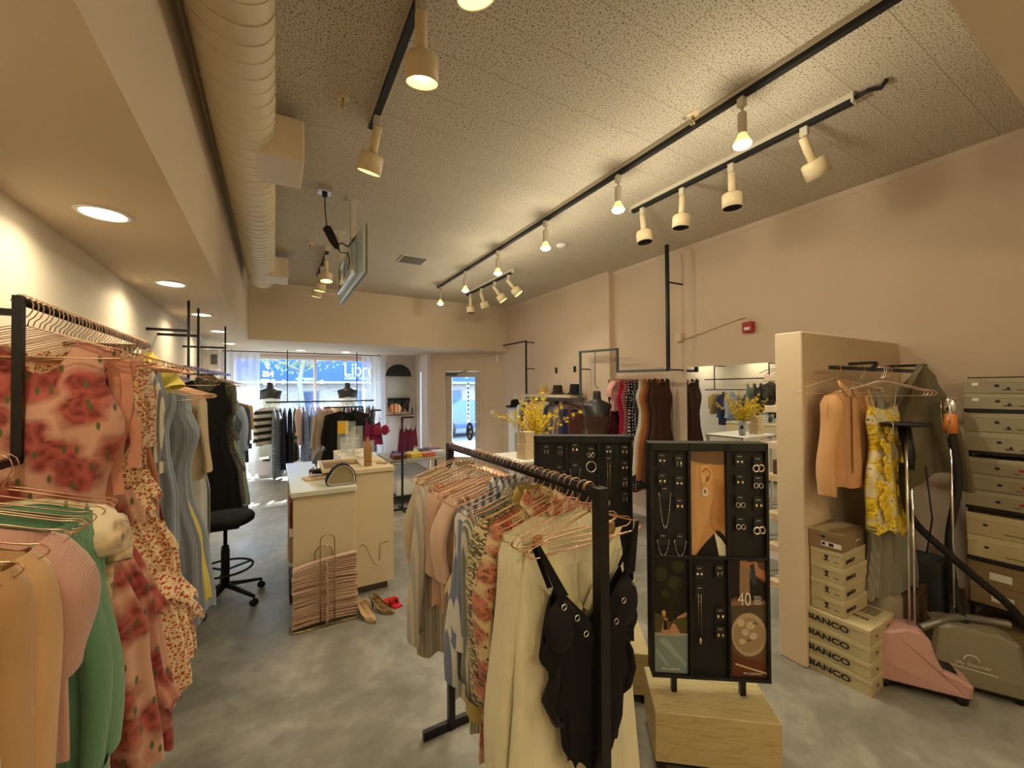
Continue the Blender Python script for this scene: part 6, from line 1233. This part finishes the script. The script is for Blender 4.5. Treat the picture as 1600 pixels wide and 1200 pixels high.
for yy in (-.055, .06): m = MB(); m.tube(rounded([(-.10, yy, 1.50), (-.10, yy, 1.42), (-.10, yy-.035, 1.42), (-.10, yy-.035, 1.50), (-.10, yy, 1.50)], .016), .003, 6); m.build('hook', M['silver'], s1)
m = MB(); m.prism([(.10, .157), (.16, .1375), (.158, .135), (.1, .15)], -.045, .045); m.box(.105, .155, -.04, .04, .137, .150, M=None); m.build('control_panel', M['dark'], s1)
m = MB(); m.tube([(.06, .0, 1.25), (.09, .02, .95), (.07, .04, .75)], .0045, 6); m.build('power_cord', M['dark'], s1)
s2 = steamer((3.44, .745), radians(-62), flat('steamer_taupe', sr(128, 120, 96), .4), 'taupe garment steamer with orange-handled head next to the shoe shelving', -.06, 1.52, 'std')
m = MB(); m.tube([(-.06, .0, 1.54), (-.06, .0, 1.43)], [.026, .034], 14); m.build('handle', flat('orange_handle', sr(206, 124, 60), .4), s2); m = MB(); m.lathe([(.022, 1.54), (.034, 1.56), (.036, 1.61), (.022, 1.64), (0, 1.645)], 16, M=Matrix.Translation((-.06, 0, 0))); m.build('steam_head', M['chrome'], s2)
for yy in (-.07, .07): m = MB(); m.tube(rounded([(-.08, yy, 1.62), (-.08, yy, 1.50), (-.08, yy*.5, 1.46), (-.08, yy*.4, 1.40)], .02), .003, 6); m.build('hook', M['silver'], s2)
def spiral_hose(P, r, n=90):
    m = MB(); Q = []
    P = [Vector(p) for p in P]
    for i in range(n+1):
        t = i/n*(len(P)-1); k = min(int(t), len(P)-2); u = t-k; p0 = P[max(0, k-1)]; p1 = P[k]; p2 = P[k+1]; p3 = P[min(len(P)-1, k+2)]
        Q.append(.5*((2*p1)+(p2-p0)*u+(2*p0-5*p1+4*p2-p3)*u*u+(3*p1-p0-3*p2+p3)*u**3))
    m.tube(Q, [r*(1+.10*(i % 2)) for i in range(n+1)], 10); return m
spiral_hose([(-.06, .0, 1.42), (-.03, .01, 1.15), (-.07, .02, .8), (-.05, .02, .5), (-.02, 0, .34)], .018, 60).build('hose', M['dark'], s2)
em = flat('emblem', sr(206, 200, 176), .4)
m = MB(); m.tube([(-.03+.03*cos(a), -.124, .19+.03*sin(a)) for a in [pi*i/14 for i in range(15)]], .003, 6); m.add([(-.12, -.1235, .145), (.07, -.1235, .135), (.07, -.1235, .141), (-.12, -.1235, .151)], [(0, 1, 2, 3)]); m.build('emblem', em, s2)
text('Jiffy Steamer', .028, em, 'lettering', s2, (-.025, -.1225, .168), (pi/2, 0, 0), .0005)
tag(spiral_hose([(3.20, .95, 1.25), (3.23, .93, .95), (3.38, .80, .72), (3.55, .62, .48), (3.60, .58, .38)], .019, 70).build('steam_hose', M['dark']), 'black steamer hose sloping down from the disc head to the right', 'hose')
tag(spiral_hose([(3.25, .90, .30), (3.32, .84, .345), (3.42, .78, .37), (3.52, .70, .36), (3.58, .62, .36)], .020, 60).build('steam_hose', flat('hose_grey', sr(130, 128, 118), .35, .6)), 'ribbed grey hose joining the pink and the taupe steamers', 'hose')
e = empty('water_canister', (3.40, 1.15, 0), 0, 'pale round-topped plastic canister on the floor behind the pink steamer', 'canister'); m = MB(); m.lathe([(0, 0), (.12, 0), (.125, .02), (.125, .36), (.10, .42), (.04, .45), (0, .45)], 28); m.build('canister_body', flat('canister', sr(176, 166, 140), .5), e); m = MB(); m.lathe([(0, .45), (.03, .45), (.03, .48), (0, .48)], 16); m.build('cap', M['white'], e)
for i, (x, y, z, c, w_, h_, lab) in enumerate([(3.62, 1.12, 0, (110, 84, 62), .28, .22, 'brown carton on the floor behind the steamers, lower one'), (3.62, 1.12, .222, (96, 78, 58), .26, .16, 'brown carton stacked on another behind the steamers'), (3.95, 1.10, 0, (60, 64, 60), .3, .5, 'dark crate in the corner behind the taupe steamer')]):
    m = MB(); m.bbox(-w_/2, w_/2, -.13, .13, 0, h_, .004); tag(m.build('carton', flat('ct%d' % i, sr(*c), .8), None, (x, y, z), .1), lab, 'carton')

# ------------------------------------------------------------------ street outside
GZ = -.12
sbox('ground_street', (-20, 40, 10.12, 40, GZ-.2, GZ), flat('asphalt', sr(88, 90, 94), .8, vs=3))
sbox('ground_sidewalk', (-20, 40, 10.12, 12.6, GZ, GZ+.12), flat('sidewalk', sr(122, 122, 120), .8, vs=3))
sbox('ground_sidewalk_far', (-20, 40, 17.8, 20.0, GZ, GZ+.14), flat('sidewalk', sr(122, 122, 120), .8, vs=3))
e = empty('credit_union_building', (4.5, 20, 0), 0, 'brick building with blue sign band across the street', 'building')
mt, nt, P, N, L = nodes('brick'); bt = N.new('ShaderNodeTexBrick'); L.new(coord(N, L, (1, 1, 1), rot=(pi/2, 0, 0)), bt.inputs[0]); bt.inputs['Scale'].default_value = 3.2; bt.inputs['Color1'].default_value = c4(sr(112, 100, 92)); bt.inputs['Color2'].default_value = c4(sr(132, 122, 114)); bt.inputs['Mortar'].default_value = c4(sr(150, 146, 140)); L.new(bt.outputs[0], P.inputs['Base Color']); P.inputs['Roughness'].default_value = .8
m = MB(); m.box(-14, 16, 0, 4, GZ, 2.05); m.build('brick_wall', mt, e)
blue = flat('sign_blue', sr(8, 58, 140), .5, var=.03); m = MB(); m.bbox(-14, 16, -.35, 4, 2.05, 4.4, .02); m.build('sign_band', blue, e)
m = MB(); m.box(-14, 16, -.38, -.352, 2.02, 2.10); m.build('sign_trim', flat('trim_pale', sr(170, 190, 214), .5), e)
for x in (-6, -3.6, -1.15, 1.0, 3.2, 6.2): 
    m = MB(); m.box(x, x+.8, -.03, .0, .5, 1.7); f = m.build('window', flat('ext_frame', sr(70, 84, 98), .5), e); m = MB(); m.box(x+.06, x+.74, -.04, -.031, .56, 1.64); m.build('pane', flat('ext_glass', sr(30, 54, 84), .1), f)
sw_ = flat('sign_white', sr(200, 206, 212), .5)
text('Libro', .85, sw_, 'sign_lettering', e, (-1.15, -.37, 2.62), sx=.75); text('CREDIT UNION', .17, sw_, 'sign_lettering', e, (-1.2, -.37, 2.25)); text('mortgages', .17, sw_, 'sign_lettering', e, (-3.38, -.37, 2.22))
text('Pkng', .3, sw_, 'sign_lettering', e, (3.9, -.37, 2.45))
# street tree
e = empty('street_tree', (.75, 15.0, GZ), 0, 'leafy street tree seen through the shop window', 'tree'); br = random.Random(4); st = MB(); fl = MB()
st.tube([(0, 0, 0), (.05, 0, 1.2), (-.05, 0, 2.1), (.1, 0, 3.2), (.0, 0, 4.5)], [.09, .08, .07, .06, .03], 10)
for k in range(30):
    a = br.uniform(0, 2*pi); z0 = br.uniform(2.35, 3.6); L_ = br.uniform(1.4, 3.6); P = [Vector((cos(a)*L_*t, sin(a)*L_*.6*t, z0+.28*L_*sin(t*2)*.8)) for t in [i/6 for i in range(7)]]; st.tube(P, [.035*(1-.13*i) for i in range(7)], 6)
    for i in range(1, 7):
        for q in range(9):
            p = P[i]+Vector((br.uniform(-.35, .35), br.uniform(-.35, .35), br.uniform(-.25, .3))); ax = Vector((br.uniform(-1, 1), br.uniform(-1, 1), br.uniform(-1, 1))).normalized(); u_ = ax.orthogonal().normalized()*.06; w_ = ax.cross(u_).normalized()*.04; fl.add([p-u_, p+w_, p+u_, p-w_], [(0, 1, 2, 3)])
st.build('trunk', flat('bark', sr(110, 108, 100), .9), e); fl.build('foliage', flat('leaves', sr(120, 136, 44), .6), e)
# parked car
e = empty('parked_car', (7.0, 15.3, GZ), 0, 'blue car parked across the street, seen through the glass door', 'car')
cp = flat('car_blue', sr(16, 52, 120), .2, .3, coat=1); m = MB(); P1 = [(-2.2, .35), (2.2, .35), (2.25, .7), (2.1, .95), (1.2, 1.0), (.7, 1.42), (-.9, 1.45), (-1.6, 1.02), (-2.2, .92), (-2.28, .6)]
m.prism(P1, -.8, .8); m.build('car_body', cp, e); m = MB(); m.prism([(1.08, 1.0), (.65, 1.37), (-.85, 1.40), (-1.45, 1.02)], -.81, -.801); m.build('side_window', flat('car_glass', sr(60, 84, 110), .05), e)
for x in (-1.4, 1.4):
    for y in (-.72, .72): m = MB(); m.lathe([(0, -.11), (.30, -.11), (.33, -.08), (.33, .08), (.30, .11), (0, .11)], 24, M=Matrix.Translation((x, y, .33)) @ Matrix.Rotation(pi/2, 4, 'X')); m.build('wheel', M['dark'], e)

# ------------------------------------------------------------------ ordinal labels for look-alike hangers
def nth(i): return '%d%s' % (i, 'th' if 10 <= i % 100 <= 20 else {1: 'st', 2: 'nd', 3: 'rd'}.get(i % 10, 'th'))
ENDS = {VG: ('x', 'from the left'), GP: ('z', 'from the floor'), PG: ('x', 'from the left'), 'hangers on the black stand': ('x', 'from the left'), 'hangers on the underwear stands': ('x', 'from the left')}
bpy.context.view_layer.update()
byg = {}
for o in bpy.data.objects:
    if o.get('category') == 'hanger': byg.setdefault(o['group'], []).append(o)
for g, L_ in byg.items():
    ax, ph = ENDS.get(g, ('y', 'from the near end')); L_.sort(key=lambda o: getattr(o.location, ax))
    for i, o in enumerate(L_): o['label'] = o['label']+', '+nth(i+1)+' '+ph
    k = len(L_[0]['label'].split())
    if k > 16: print('LABEL LENGTH', k, L_[0]['label'])

# ------------------------------------------------------------------ checks
seen = {}
for l, g in ALL_LABELS:
    if not 4 <= len(l.split()) <= 16: print('LABEL LENGTH', len(l.split()), l)
    if l in seen and seen[l] != g: print('LABEL DUP', l)
    if l in seen and not g: print('LABEL DUP', l)
    seen[l] = g
